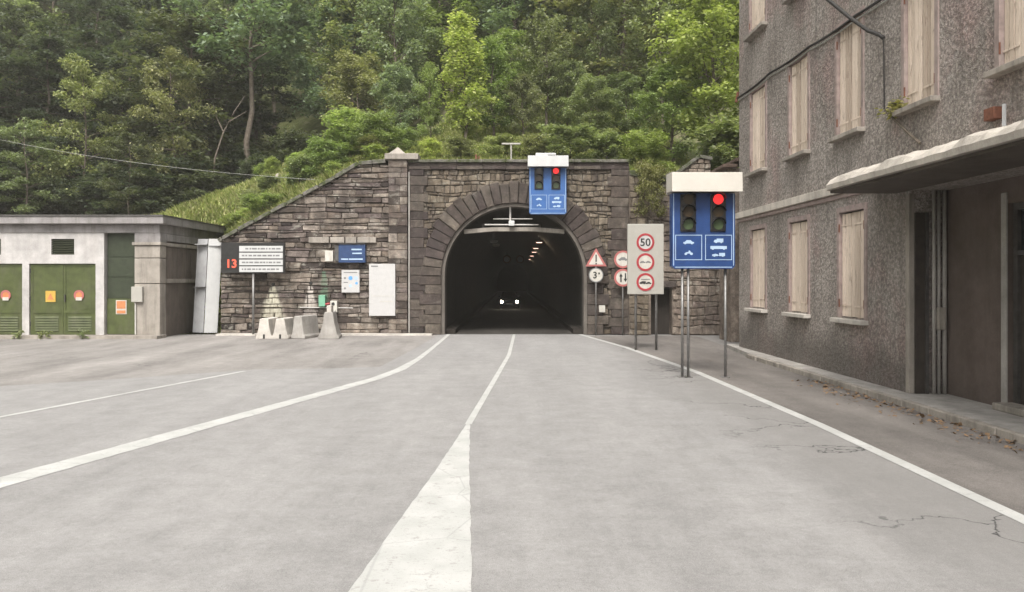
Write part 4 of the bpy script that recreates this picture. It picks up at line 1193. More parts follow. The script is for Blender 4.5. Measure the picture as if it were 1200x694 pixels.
def signal_box(loc, label, blue, hood_mat, near):
    X, Y, Z = loc                              # centre bottom of the panel
    t = thing('signal_box', (X, Y, 0 if near else Z), label, 'traffic signal', 'lane signal boxes before the tunnel')
    W_, H_ = (1.60, 1.92) if near else (1.66, 2.08)
    yf = Y
    b = MB()
    r_ = .07
    poly = [(X - W_ / 2 + r_, Z), (X + W_ / 2 - r_, Z), (X + W_ / 2, Z + r_), (X + W_ / 2, Z + H_), (X - W_ / 2, Z + H_), (X - W_ / 2, Z + r_)]
    b.prism(poly, yf, yf + .32)
    panel = b.build('panel', blue, t)
    # pale border line round the panel
    e = MB()
    q = .03; s_ = .018
    e.box(X - W_ / 2 + q, X - W_ / 2 + q + s_, yf - .006, yf - .001, Z + .08, Z + H_); e.box(X + W_ / 2 - q - s_, X + W_ / 2 - q, yf - .006, yf - .001, Z + .08, Z + H_)
    e.box(X - W_ / 2 + .08, X + W_ / 2 - .08, yf - .006, yf - .001, Z + q, Z + q + s_)
    e.build('border_line', MAT['print_pale'], panel)
    hh = .48
    hx = .88 if near else .90
    h = MB()
    zt = Z + H_
    # hood: open-bottomed box projecting forward over the lenses
    h.prismx([(yf - .42, zt - .005), (yf - .40, zt + hh), (yf + .36, zt + hh + .03), (yf + .36, zt - .005), (yf + .33, zt - .005), (yf + .33, zt + .03), (yf - .38, zt + .03), (yf - .38, zt - .005)], X - hx, X + hx)
    h.build('hood', hood_mat, t, bevel=.012)
    for k, cx in enumerate((X - .40, X + .36)):
        gw, gh = .20, .92
        g0 = zt - gh - .06
        m = MB(); m.box(cx - gw, cx + gw, yf - .05, yf - .002, g0, zt - .03)
        hd = m.build('signal_head', MAT['black'], t, bevel=.03)
        for j in range(3):
            cz = zt - .16 - j * .32
            lit = (k == 1 and j == 0)
            mt = MAT['red_lamp'] if lit else (MAT['lens_green_off'] if j == 2 else MAT['lens_off'])
            rr = .13
            MB().disc(cx, cz, rr, yf - .07, yf - .052).build('lens', mt, hd)
            vz = MB(); nn = 10
            vs_, fs_ = [], []
            for i in range(nn + 1):
                a_ = math.pi * (.02 + .96 * i / nn)
                for (yy, rr_) in ((yf - .052, .165), (yf - .24, .165)):
                    vs_.append((cx + rr_ * math.cos(a_), yy, cz + rr_ * math.sin(a_)))
            for i in range(nn): fs_.append((2 * i, 2 * i + 1, 2 * i + 3, 2 * i + 2))
            vz.add(vs_, fs_).build('visor', MAT['black'], hd)
    # pictogram fields
    fz0, fz1 = Z + .22, Z + .86
    for k, (a, c) in enumerate(((X - W_ / 2 + .08, X - .04), (X + .04, X + W_ / 2 - .08))):
        m = MB(); l = .016
        m.box(a, c, yf - .008, yf - .001, fz0, fz0 + l); m.box(a, c, yf - .008, yf - .001, fz1 - l, fz1)
        m.box(a, a + l, yf - .008, yf - .001, fz0 + l, fz1 - l); m.box(c - l, c, yf - .008, yf - .001, fz0 + l, fz1 - l)
        m.build('field_line', MAT['print_pale'], panel)
        mid = (a + c) / 2
        if k == 0:
            MB().prism(car_shape(mid, fz0 + .42, .27), yf - .009, yf - .001).build('car_pictogram', MAT['print_pale'], panel)
            MB().prism(bike_shape(mid, fz0 + .17, .22), yf - .009, yf - .001).build('motorbike_pictogram', MAT['print_pale'], panel)
        else:
            MB().prism(truck_shape(mid, fz0 + .45, .24), yf - .009, yf - .001).build('truck_pictogram', MAT['print_pale'], panel)
            MB().prism(lorry_shape(mid, fz0 + .28, .32), yf - .009, yf - .001).build('bus_pictogram', MAT['print_pale'], panel)
            MB().prism(camper_shape(mid, fz0 + .1, .27), yf - .009, yf - .001).build('caravan_pictogram', MAT['print_pale'], panel)
    if near:
        for px in (799.5, 806.5, 850):
            x = gx(px, Y + .16)
            MB().tube([(x, Y + .16, 0), (x, Y + .16, Z + .02)], .035, 8).build('post', MAT['steel'], t, smooth=True)
            MB().box(x - .1, x + .1, Y + .06, Y + .26, -.005, .02).build('base_plate', MAT['steel'], t)
    else:
        for sx in (-.55, .55):
            MB().box(X + sx - .04, X + sx + .04, Y + .3, 37.05, zt - .3, zt - .22).build('wall_bracket', MAT['dark_steel'], t)
            MB().box(X + sx - .04, X + sx + .04, Y + .3, 36.98, Z + 1.1, Z + 1.18).build('wall_bracket', MAT['dark_steel'], t)
        MB().box(X - .55, X + .35, Y - .2, Y + .2, zt + hh + .02, zt + hh + .15).build('control_box', MAT['white_metal'], t, bevel=.02)
        MB().box(X - .02, X + .32, Y - .215, Y - .2, zt + hh + .01, zt + hh + .06).build('control_slot', MAT['black'], t)
    return t
signal_box((gx(824.5, 20.6), 20.6, gz(315, 20.6)), 'large blue signal box with cream hood on posts, nearest the grey house', MAT['blue'], MAT['cream'], True)
signal_box((gx(642, 36.25), 36.25, gz(251, 36.25)), 'smaller blue signal box with white hood hung over the tunnel arch', MAT['blue_far'], MAT['white_metal'], False)

# ================================================================== road signs
SY = 28.6
t = thing('sign_panel', (gx(756.5, SY), SY, 0), 'tall grey board with three red-ringed discs, 50 on top', 'road sign')
MB().box(gx(735.5, SY), gx(778, SY), SY, SY + .14, gz(345, SY), gz(262.5, SY)).build('board', MAT['sign_grey'], t, bevel=.02)
for px in (745, 769):
    MB().tube([(gx(px, SY + .2), SY + .19, 0), (gx(px, SY + .2), SY + .19, gz(270, SY))], .045, 8).build('post', MAT['steel'], t, smooth=True)
for i, py in enumerate((284, 307.3, 330.6)):
    cx, cz, rr = gx(756.3, SY), gz(py, SY), .315
    d = MB().disc(cx, cz, rr - .01, SY - .012, SY - .001, 32).build('disc', MAT['sign_white'] if i == 0 else MAT['sign_faded'], t)
    MB().ring(cx, cz, rr - .075, rr, SY - .02, SY - .002, 32).build('red_ring', MAT['sign_red'], d)
    if i == 0:
        text_mesh('50', .38, cx, cz, SY - .018, .008, .006).build('lettering', MAT['sign_black'], d)
    elif i == 1:
        for sx, mt in ((-.1, 'sign_dash'), (.1, 'sign_dash')):
            MB().prism(car_shape(cx + sx, cz - .02, .19), SY - .02, SY - .013).build('car_pictogram', MAT[mt], d)
    else:
        MB().prism(truck_shape(cx - .1, cz - .06, .22), SY - .02, SY - .013).build('truck_pictogram', MAT['sign_black'], d)
        MB().prism(car_shape(cx + .11, cz - .06, .2), SY - .02, SY - .013).build('car_pictogram', MAT['sign_black'], d)
        MB().box(cx - .16, cx + .16, SY - .02, SY - .013, cz + .08, cz + .11).build('print_line', MAT['sign_dash'], d)

TYs = 36.45
t = thing('warning_sign', (gx(698.5, TYs), TYs, 0), 'red warning triangle above a pale disc beside the tunnel arch', 'road sign')
cx = gx(698.5, TYs)
tri = lambda s: [(cx - s * .5, gz(312, TYs) + (.46 - s * .5) * .56), (cx + s * .5, gz(312, TYs) + (.46 - s * .5) * .56), (cx, gz(312, TYs) + (.46 - s * .5) * .56 + s * .866)]
a_ = MB().prism(tri(.95), TYs - .012, TYs).build('triangle', MAT['sign_pink'], t)
MB().prism(tri(.66), TYs - .018, TYs - .013).build('triangle_face', MAT['sign_faded'], a_)
MB().box(cx - .03, cx + .03, TYs - .025, TYs - .019, gz(307, TYs), gz(298.5, TYs)).build('exclamation_bar', MAT['sign_black'], a_)
MB().box(cx - .03, cx + .03, TYs - .025, TYs - .019, gz(310, TYs), gz(308.2, TYs)).build('exclamation_dot', MAT['sign_black'], a_)
d_ = MB().disc(cx, gz(322.5, TYs), .33, TYs - .012, TYs).build('disc', MAT['sign_faded'], t)
MB().ring(cx, gz(322.5, TYs), .29, .33, TYs - .018, TYs - .002).build('disc_rim', MAT['sign_dash'], d_)
text_mesh('3', .42, cx - .05, gz(322.5, TYs), TYs - .018, .008, .008).build('lettering', MAT['sign_black'], d_)
MB().box(cx + .1, cx + .17, TYs - .02, TYs - .013, gz(322.5, TYs) + .03, gz(322.5, TYs) + .12).build('print_mark', MAT['sign_black'], d_)
MB().tube([(cx, TYs + .05, 0), (cx, TYs + .05, gz(294, TYs))], .035, 8).build('post', MAT['steel'], t, smooth=True)

t = thing('restriction_sign', (gx(729, TYs), TYs, 0), 'two red-ringed round signs on one post, half hidden by the grey board', 'road sign')
for i, py in enumerate((304, 325.5)):
    cx, cz, rr = gx(730, TYs), gz(py, TYs), .40
    d = MB().disc(cx, cz, rr - .01, TYs - .012, TYs, 28).build('disc', MAT['sign_faded'], t)
    MB().ring(cx, cz, rr - .09, rr, TYs - .02, TYs - .002, 28).build('red_ring', MAT['sign_pink'], d)
    if i == 0:
        MB().prism(car_shape(cx, cz - .04, .42), TYs - .02, TYs - .013).build('car_pictogram', MAT['sign_dash'], d)
    else:
        for sx, up_ in ((-.09, 1), (.11, -1)):
            x0 = cx + sx
            pl = [(x0 - .03, cz - .2 * up_), (x0 + .03, cz - .2 * up_), (x0 + .03, cz + .05 * up_), (x0 + .08, cz + .05 * up_), (x0, cz + .2 * up_), (x0 - .08, cz + .05 * up_), (x0 - .03, cz + .05 * up_)]
            MB().prism(pl, TYs - .02, TYs - .013).build('arrow', MAT['sign_black'], d)
MB().tube([(gx(730, TYs), TYs + .05, 0), (gx(730, TYs), TYs + .05, gz(295, TYs))], .035, 8).build('post', MAT['steel'], t, smooth=True)

# LED board with four lettering plates
LY = 36.2
t = thing('display_board', (gx(296, LY), LY, 0), 'black display board showing red 13 beside four pale plates, on one post', 'display board')
bd = MB().box(gx(259, LY), gx(333.5, LY), LY, LY + .16, gz(320, LY), gz(284.5, LY)).build('board', MAT['black'], t, bevel=.01)
for i in range(4):
    z1_, z0_ = gz(288.3 + i * 8.0, LY), gz(294.9 + i * 8.0, LY)
    p = MB().box(gx(280.5, LY), gx(331.5, LY), LY - .02, LY - .001, z0_, z1_).build('plate', MAT['plate'], t)
    rnd = random.Random(40 + i); x = gx(283, LY) + (.02 if i else .18)
    while x < gx(327, LY):
        L = rnd.uniform(.06, .22); m = MB()
        m.box(x, min(x + L, gx(329, LY)), LY - .026, LY - .021, (z0_ + z1_) / 2 - .035, (z0_ + z1_) / 2 + .035)
        m.build('print_line', MAT['sign_dash'], p); x += L + rnd.uniform(.03, .06)
text_mesh('13', .52, gx(272, LY), gz(309, LY), LY - .012, .01, .012).build('lettering', MAT['led_red'], bd)
MB().tube([(gx(296, LY), LY + .1, .05), (gx(296, LY), LY + .1, gz(319, LY))], .055, 8).build('post', MAT['steel'], t, smooth=True)
MB().box(gx(296, LY) - .12, gx(296, LY) + .12, LY - .02, LY + .22, -.01, .06).build('base_plate', MAT['pale_concrete'], t)

# things fixed on the wing wall
WF = 36.88
def on_wall(name, label, cat, px0, px1, py0, py1, mat, depth, part):
    t = thing(name, (gx((px0 + px1) / 2, WF), WF, gz(py1, WF)), label, cat)
    o = MB().box(gx(px0, WF), gx(px1, WF), WF - depth, WF + .10, gz(py1, WF), gz(py0, WF)).build(part, mat, t, bevel=.012)
    return t, o
t, o = on_wall('notice_display', 'dark blue notice display with pale lettering lines on the wing wall', 'display', 398, 429, 286, 308, MAT['blue_board'], .22, 'case')
yy = WF - .225
MB().box(gx(397, WF), gx(430, WF), WF - .26, WF - .221, gz(286.8, WF), gz(285, WF)).build('rain_cover', MAT['black'], t)
MB().box(gx(393, WF), gx(397.6, WF), WF - .15, WF + .05, gz(306, WF), gz(288, WF)).build('side_flap', MAT['dark_steel'], t)
for (a, b, c) in ((413, 425, 292.5), (414, 425, 297), (401, 409, 303.8), (410, 426, 303.8)):
    MB().box(gx(a, WF), gx(b, WF), yy - .004, yy + .004, gz(c + 1, WF), gz(c - .6, WF)).build('print_line', MAT['print_pale'], o)
on_wall('junction_box', 'small pale square box on the wall left of the blue display', 'box', 381.5, 391, 294, 306.5, MAT['sign_faded'], .14, 'case')
t, o = on_wall('notice_poster', 'white poster with blue symbols below the blue display', 'poster', 400.5, 421.5, 316.5, 343, MAT['sign_white'], .05, 'sheet')
for (a, b, r_, mt) in ((411, 326, .095, 'print_blue'), (417.5, 326, .09, 'print_pale'), (404.5, 326, .05, 'sign_dash'), (404.5, 338, .05, 'sign_dash'), (418, 332, .06, 'print_blue'), (411, 335, .07, 'print_pale')):
    MB().disc(gx(a, WF), gz(b, WF), r_, WF - .056, WF - .048, 14).build('symbol', MAT[mt], o)
for b in (319.5, 331):
    MB().box(gx(403, WF), gx(419 if b < 320 else 408, WF), WF - .056, WF - .048, gz(b + .5, WF), gz(b - .5, WF)).build('print_line', MAT['sign_dash'], o)
t, o = on_wall('white_board', 'tall blank white board at the right end of the wing wall', 'board', 433.5, 464, 309.5, 370, MAT['sign_white'], .24, 'sheet')
MB().box(gx(436, WF), gx(444, WF), WF - .247, WF - .24, gz(313, WF), gz(311.4, WF)).build('print_line', MAT['sign_dash'], o)
MB().box(gx(436, WF), gx(462, WF), WF - .246, WF - .24, gz(347, WF), gz(346.5, WF)).build('print_line', MAT['sign_faded'], o)
MB().box(gx(446, WF), gx(461, WF), WF - .247, WF - .24, gz(353.6, WF), gz(352.8, WF)).build('print_line', MAT['sign_faded'], o)
on_wall('hose_box', 'small green box on the wall above the tallest barrier', 'box', 374.5, 382, 346, 359, MAT['green_box'], .2, 'case')
t, o = on_wall('tap_box', 'small white box with red valve beside the green box', 'box', 388, 396, 352.5, 366, MAT['sign_faded'], .2, 'case')
MB().disc(gx(391.5, WF), gz(356, WF), .07, WF - .23, WF - .2, 12).build('dial', MAT['sign_black'], o)
MB().tube([(gx(383, WF), WF - .25, gz(356.5, WF)), (gx(388, WF), WF - .25, gz(355.5, WF))], .05, 8).build('valve', MAT['sign_red'], o)
t = thing('water_pipe', (gx(380, WF), WF - .06, gz(360.5, WF)), 'thin pale horizontal water pipe along the foot of the wing wall', 'pipe')
MB().tube([(gx(352, WF), WF - .06, gz(360.3, WF)), (gx(414, WF), WF - .06, gz(361, WF))], .022, 6).build('pipe', MAT['pipe'], t)
for px in (358, 386, 410): MB().tube([(gx(px, WF), WF - .06, gz(360.6, WF)), (gx(px, WF), WF + .1, gz(360.6, WF))], .015, 6).build('clip', MAT['dark_steel'], t)

# barriers end-on at the foot of the wall
def barrier(name, label, px0, px1, top, base_py, length, mat, taper, rot=0.0, group='barriers at the foot of the wing wall', extra=None):
    Y = CAMZ * F / (base_py - 328.0)
    cx = gx((px0 + px1) / 2, Y); W_ = (px1 - px0) * Y / F; H_ = gz(top, Y)
    t = thing(name, (cx, Y, 0), label, 'barrier', group)
    h = W_ / 2; tt = h * taper
    prof_ = [(-h, 0), (h, 0), (h, .10), (h * .86, .18), (tt + (h - tt) * .28, H_ * .55), (tt, H_ - .03), (tt - .03, H_), (-tt + .03, H_), (-tt, H_ - .03), (-(tt + (h - tt) * .28), H_ * .55), (-h * .86, .18), (-h, .10)]
    m = MB().prism(prof_, 0, length)
    c_, s_ = math.cos(rot), math.sin(rot)
    m.v = [(cx + x * c_ - y * s_, Y + x * s_ + y * c_, z) for x, y, z in m.v]
    o = m.build('body', mat, t, bevel=.025)
    return t, o, cx, Y, H_
for k, (a, b, lb) in enumerate(((299.5, 319, 'white concrete barrier, left of the bright pair by the display post'), (318.5, 338, 'white concrete barrier, right of the bright pair by the display post'))):
    t, o, cx, Y, H_ = barrier('concrete_barrier', lb, a, b, 373.5, 397.5, 1.5, MAT['pale_concrete'], .52, .0)
    MB().box(cx - .04, cx + .04, Y - .01, Y + .012, .02, .2).build('slot', MAT['black'], o)
barrier('concrete_barrier', 'grey concrete barrier in the middle, slightly turned, without a post', 340, 358, 370.5, 397, 1.4, MAT['grey_concrete'], .55, -.25)
t, o, cx, Y, H_ = barrier('concrete_barrier', 'tall grey concrete barrier with a flared foot and pale stub on top', 373, 397, 366, 397.5, 1.5, MAT['grey_concrete'], .42, .12)
MB().box(cx - .1, cx + .1, Y + .1, Y + .5, H_ - .01, H_ + .28).build('stub', MAT['pale_concrete'], t, bevel=.02)

# ================================================================== inside the tunnel
for k, (px, py) in enumerate(((632, 284), (628, 291), (626, 295.5), (623.5, 300), (621.5, 304), (617, 312), (614, 316.5))):
    Z = 5.05; Y = (Z - CAMZ) * F / (328 - py)
    t = thing('tunnel_lamp', (gx(px, Y), Y, Z), ('nearest', 'second', 'third', 'fourth', 'fifth', 'sixth', 'farthest')[k] + ' lamp in the lit row on the right of the tunnel ceiling', 'lamp', 'tunnel ceiling lamps in the right row')
    x = gx(px, Y)
    MB().box(x - .28, x + .28, Y, Y + .35, Z, Z + .12).build('housing', MAT['dark_steel'], t)
    MB().box(x - .19, x + .19, Y + .02, Y + .33, Z - .03, Z - .001).build('diffuser', MAT['tunnel_lamp'], t)
    zc = CZ + math.sqrt(max(.1, (RI - .1) ** 2 - (x - CX) ** 2))
    MB().tube([(x, Y + .18, Z + .1), (x, Y + .18, zc)], .03, 6).build('hanger', MAT['dark_steel'], t)
    if k in (0, 2, 4, 5):
        ld = bpy.data.lights.new('lamp_light', 'POINT'); ld.energy = 14; ld.color = (1, .78, .52); ld.shadow_soft_size = .25
        lo = bpy.data.objects.new('lamp_light', ld); C.objects.link(lo); lo.parent = t; lo.location = (0, .2, -.25)
for k, (px, py) in enumerate(((578.5, 283.5), (581.5, 288))):
    Z = 5.05; Y = (Z - CAMZ) * F / (328 - py); x = gx(px, Y)
    t = thing('unlit_tunnel_lamp', (x, Y, Z), ('nearer' if k == 0 else 'farther') + ' dim ceiling lamp on the left side inside the tunnel', 'lamp')
    MB().box(x - .26, x + .26, Y, Y + .35, Z, Z + .12).build('housing', MAT['sign_grey'], t)
    MB().box(x - .22, x + .22, Y + .02, Y + .33, Z - .03, Z - .001).build('diffuser', MAT['sign_faded'], t)
    zc = CZ + math.sqrt(max(.1, (RI - .1) ** 2 - (x - CX) ** 2))
    MB().tube([(x, Y + .18, Z + .1), (x, Y + .18, zc)], .03, 6).build('hanger', MAT['dark_steel'], t)
for k, px in enumerate((594, 609.5)):
    Y = 95.0; Z = gz(304, Y); x = gx(px, Y)
    t = thing('jet_fan', (x, Y, Z), ('left' if k == 0 else 'right') + ' of the two round ventilation fans deep in the tunnel', 'fan')
    MB().tube([(x, Y, Z), (x, Y + 2.2, Z)], .42, 16).build('casing', MAT['steel'], t)
    MB().ring(x, Z, .36, .46, Y - .05, Y + .05, 18).build('inlet_ring', MAT['rust'], t)
    MB().tube([(x, Y + 1, Z + .4), (x, Y + 1, 5.9)], .04, 6).build('hanger', MAT['dark_steel'], t)

# oncoming car with its headlights on
cY = 70.0; cX = gx(597, cY)
t = thing('car', (cX, cY, 0), 'dark oncoming car with lit headlights inside the tunnel', 'car')
bz = MB()
sec = [(0.0, .32, .62, .74, .70), (.12, .24, .74, .80, .78), (1.0, .22, .92, .84, .82), (1.15, .22, .96, .84, .80), (3.1, .22, 1.0, .84, .80), (3.9, .24, 1.0, .82, .76), (4.1, .35, .9, .76, .7)]
vs_, fs_ = [], []
for (dy, zb_, zt, wb, wt) in sec:
    vs_ += [(cX - wb, cY + dy, zb_), (cX + wb, cY + dy, zb_), (cX + wb, cY + dy, (zb_ + zt) * .62), (cX + wt, cY + dy, zt), (cX - wt, cY + dy, zt), (cX - wb, cY + dy, (zb_ + zt) * .62)]
for i in range(len(sec) - 1):
    for k in range(6): fs_.append((6 * i + k, 6 * i + (k + 1) % 6, 6 * i + 6 + (k + 1) % 6, 6 * i + 6 + k))
fs_.append((0, 1, 2, 3, 4, 5)); e = 6 * (len(sec) - 1); fs_.append(tuple(e + k for k in (5, 4, 3, 2, 1, 0)))
bz.add(vs_, fs_).build('body', MAT['car_paint'], t, bevel=.03)
cab = MB()
vs_ = []
for (dy, z, hw) in ((1.05, .95, .76), (1.75, 1.42, .60), (3.2, 1.42, .60), (3.85, .98, .72)): vs_ += [(cX - hw, cY + dy, z), (cX + hw, cY + dy, z)]
vs_ += [(cX - .78, cY + 1.05, .9), (cX + .78, cY + 1.05, .9), (cX - .78, cY + 3.85, .9), (cX + .78, cY + 3.85, .9)]
cab.add(vs_, [(0, 1, 3, 2), (2, 3, 5, 4), (4, 5, 7, 6), (8, 0, 2, 4, 6, 10), (9, 11, 7, 5, 3, 1), (8, 9, 1, 0)]).build('roof', MAT['car_paint'], t)
MB().add([(cX - .70, cY + 1.06, 1.0), (cX + .70, cY + 1.06, 1.0), (cX + .56, cY + 1.66, 1.39), (cX - .56, cY + 1.66, 1.39)], [(0, 1, 2, 3)]).build('windscreen', MAT['glass'], t)
for sx in (-1, 1):
    MB().disc(cX + sx * .66, .60, .11, cY - .03, cY + .05, 14).build('headlight', MAT['head_lamp'], t)
    for dy in (.75, 3.25):
        wv_ = MB().tube([(cX + sx * .68, cY + dy, .31), (cX + sx * .86, cY + dy, .31)], .31, 18).build('wheel', MAT['tyre'], t)
        MB().tube([(cX + sx * .84, cY + dy, .31), (cX + sx * .87, cY + dy, .31)], .18, 12).build('rim', MAT['steel'], wv_)
    MB().box(cX + sx * .80, cX + sx * .98, cY + 1.25, cY + 1.33, .98, 1.1).build('wing_mirror', MAT['car_paint'], t)
MB().box(cX - .26, cX + .26, cY - .02, cY + .03, .38, .49).build('number_plate', MAT['sign_white'], t)
MB().box(cX - .4, cX + .4, cY - .012, cY + .03, .52, .6).build('grille', MAT['black'], t)

# overhead wire across the left
t = thing('overhead_wire', (gx(390, 38.5), 38.5, 7.0), 'thin pale overhead wire sagging across the dark trees at left', 'wire')
A, B = Vector(at(-60, 150, 52)), Vector(at(420, 213.5, 37.7))
MB().tube(sag(A, B, 20, .55), .010, 5).build('strand', MAT['wire'], t)

# ================================================================== vegetation
rng = np.random.default_rng(12)
def leaves_mesh(name, centres, n_per, rc, size, flat=.6, mat=None, droop=.25):
    """many small leaves gathered in clumps round the given centres"""
    c = np.asarray(centres)
    k = len(c)
    idx = np.repeat(np.arange(k), n_per)
    n_ = len(idx)
    rad = rc * (0.6 + .8 * rng.random(k))[idx]
    v = rng.normal(size=(n_, 3)); v /= np.linalg.norm(v, axis=1)[:, None]
    v *= (rng.random(n_) ** .45 * rad)[:, None]
    v[:, 2] *= flat
    p = c[idx] + v
    th = rng.random(n_) * 2 * math.pi
    d = np.stack([np.cos(th), np.sin(th), -droop + rng.normal(0, .35, n_)], 1); d /= np.linalg.norm(d, axis=1)[:, None]
    up = np.stack([rng.normal(0, .45, n_), rng.normal(0, .45, n_), np.ones(n_)], 1)
    s = np.cross(d, up); s /= np.linalg.norm(s, axis=1)[:, None]
    nn = np.cross(s, d)
    L = size * (.6 + .8 * rng.random(n_)); W = L * (.26 + .12 * rng.random(n_))
    v0 = p; v1 = p + d * (L * .45)[:, None] + s * W[:, None] + nn * (L * .08)[:, None]
    v2 = p + d * L[:, None]; v3 = p + d * (L * .45)[:, None] - s * W[:, None] + nn * (L * .08)[:, None]
    co = np.stack([v0, v1, v2, v3], 1).reshape(-1, 3)
    me = bpy.data.meshes.new(name)
    me.vertices.add(4 * n_); me.vertices.foreach_set('co', co.ravel())
    me.loops.add(4 * n_); me.loops.foreach_set('vertex_index', np.arange(4 * n_))
    me.polygons.add(n_); me.polygons.foreach_set('loop_start', np.arange(n_) * 4); me.polygons.foreach_set('loop_total', np.full(n_, 4))
    me.update(calc_edges=True); me.validate()
    if mat: me.materials.append(mat)
    return me

def tree_proto(name, H, Wd, tf, seed, nb=18, flat=.6, n_per=34, rc=.75, leaf=.30, tr=.17, lift=.35, shape='round'):
    """trunk and crown meshes of a tree H m tall with crown radius Wd, bare below tf*H"""
    rnd = random.Random(seed)
    m = MB(); tips = []
    npt = 9
    tp = []
    ox = oy = 0.0
    for i in range(npt):
        t = i / (npt - 1)
        ox += rnd.uniform(-.02, .02) * H * (t > 0); oy += rnd.uniform(-.02, .02) * H * (t > 0)
        tp.append(Vector((ox, oy, t * H * .93)))
    def trunk_at(t):
        f = t * (npt - 1); i = min(int(f), npt - 2); return tp[i].lerp(tp[i + 1], f - i)
    m.tube([tp[0] - Vector((0, 0, .9))] + tp, [tr * 1.35] + [tr * (1.15 - .95 * i / (npt - 1)) for i in range(npt)], 7)
    for i in range(nb):
        t = tf + (.97 - tf) * (i + rnd.random() * .7) / nb
        q = (t - tf) / (1 - tf)
        prof = {'round': math.sin(math.pi * min(1, .16 + .80 * q)) ** .7, 'cone': 1.08 - .92 * q, 'column': .75 + .25 * math.sin(math.pi * q) - .4 * q ** 4}[shape]
        L = Wd * prof * rnd.uniform(.7, 1.12)
        ang = i * 2.399 + rnd.uniform(-.4, .4)
        elv = lift + rnd.uniform(-.15, .3) + .5 * q
        d = Vector((math.cos(ang) * math.cos(elv), math.sin(ang) * math.cos(elv), math.sin(elv)))
        p0 = trunk_at(t * .98)
        pts_ = [p0]
        for k in range(1, 5):
            dd = d + Vector((rnd.uniform(-.22, .22), rnd.uniform(-.22, .22), .05 * k - .12 * (flat < .45) * k))
            pts_.append(pts_[-1] + dd.normalized() * L / 4)
        r0 = tr * .42 * (1 - .6 * q)
        m.tube(pts_, [r0, r0 * .8, r0 * .6, r0 * .4, r0 * .2], 5, cap=False)
        for k in (2, 3, 4):
            for _ in range(2 if k < 4 else 3):
                a2 = ang + rnd.uniform(-1.25, 1.25)
                l2 = L * rnd.uniform(.16, .36)
                e = pts_[k] + Vector((math.cos(a2), math.sin(a2), rnd.uniform(-.25, .5))) * l2
                tips.append(e)
                if rnd.random() < .35: m.tube([pts_[k], e], [r0 * .35, r0 * .12], 4, cap=False)
            tips.append(pts_[k] + Vector((0, 0, rnd.uniform(-.1, .35))))
    for _ in range(5): tips.append(tp[-1] + Vector((rnd.uniform(-.6, .6), rnd.uniform(-.6, .6), rnd.uniform(-.9, .5))) * min(1, Wd / 3))
    tme = m.mesh(name + '_trunk', MAT['bark'])
    tme.polygons.foreach_set('use_smooth', [True] * len(tme.polygons))
    cme = leaves_mesh(name + '_crown', [tuple(p) for p in tips], n_per, rc, leaf, flat)
    cme.materials.append(LEAF['mid'])
    return dict(trunk=tme, crown=cme, H=H)
PR = {
    'broad1': tree_proto('broad', 13, 4.0, .26, 1, 22, .62, 44, .85, .32),
    'broad2': tree_proto('broad', 13, 4.4, .22, 2, 24, .58, 42, .90, .32),
    'broad3': tree_proto('broad', 13, 3.6, .30, 3, 20, .65, 46, .85, .30),
    'layer1': tree_proto('layered', 14, 4.6, .16, 4, 26, .34, 44, .95, .32, lift=.10),
    'layer2': tree_proto('layered', 14, 4.2, .20, 5, 26, .36, 44, .95, .30, lift=.05),
    'cone1': tree_proto('conical', 16, 3.4, .10, 6, 34, .38, 34, .75, .28, lift=-.15, shape='cone'),
    'tall1': tree_proto('slim', 10, 1.55, .10, 7, 26, .75, 34, .55, .22, tr=.10, lift=.6, shape='column'),
    'tall2': tree_proto('slim', 10, 1.9, .14, 8, 24, .7, 36, .58, .22, tr=.11, lift=.5, shape='column'),
    'high1': tree_proto('high', 17, 4.4, .52, 9, 20, .55, 52, .95, .32, tr=.22),
    'bush1': tree_proto('bush', 3, 1.5, .06, 10, 18, .7, 40, .42, .17, tr=.05, lift=.5),
    'bush2': tree_proto('bush', 3, 1.9, .05, 11, 18, .6, 40, .45, .17, tr=.05, lift=.35),
    'near1': tree_proto('near', 9, 3.4, .12, 12, 24, .5, 64, .72, .24, tr=.14, lift=.2),
    'near2': tree_proto('near', 9, 3.0, .12, 13, 24, .5, 64, .70, .24, tr=.14, lift=.3),
}
def plant(name, proto, leaf, x, y, H, wsc, label, cat, group=None, rot=None, z=None, trunk='bark', sink=.12):
    p = PR[proto]
    z = (terrain(x, y) if z is None else z) - sink
    t = bpy.data.objects.new(name, None); C.objects.link(t); t.empty_display_size = .3
    s = H / p['H']
    t.location = (x, y, z); t.rotation_euler = (0, 0, random.uniform(0, 6.28) if rot is None else rot)
    props(t, label, cat, group)
    for part, mt in (('trunk' if name != 'shrub' else 'stem', MAT[trunk]), ('crown' if name != 'shrub' else 'foliage', LEAF[leaf])):
        o = bpy.data.objects.new(part, p['trunk' if part in ('trunk', 'stem') else 'crown'])
        C.objects.link(o); o.parent = t
        o.scale = (s * wsc, s * wsc, s)
        o.material_slots[0].link = 'OBJECT'; o.material_slots[0].material = mt
    return t
def plant_px(name, proto, leaf, px, Y, top, wsc, label, cat='tree', **kw):
    x = gx(px, Y); z = terrain(x, Y)
    return plant(name, proto, leaf, x, Y, gz(top, Y) - z, wsc, label, cat, **kw)
random.seed(21)
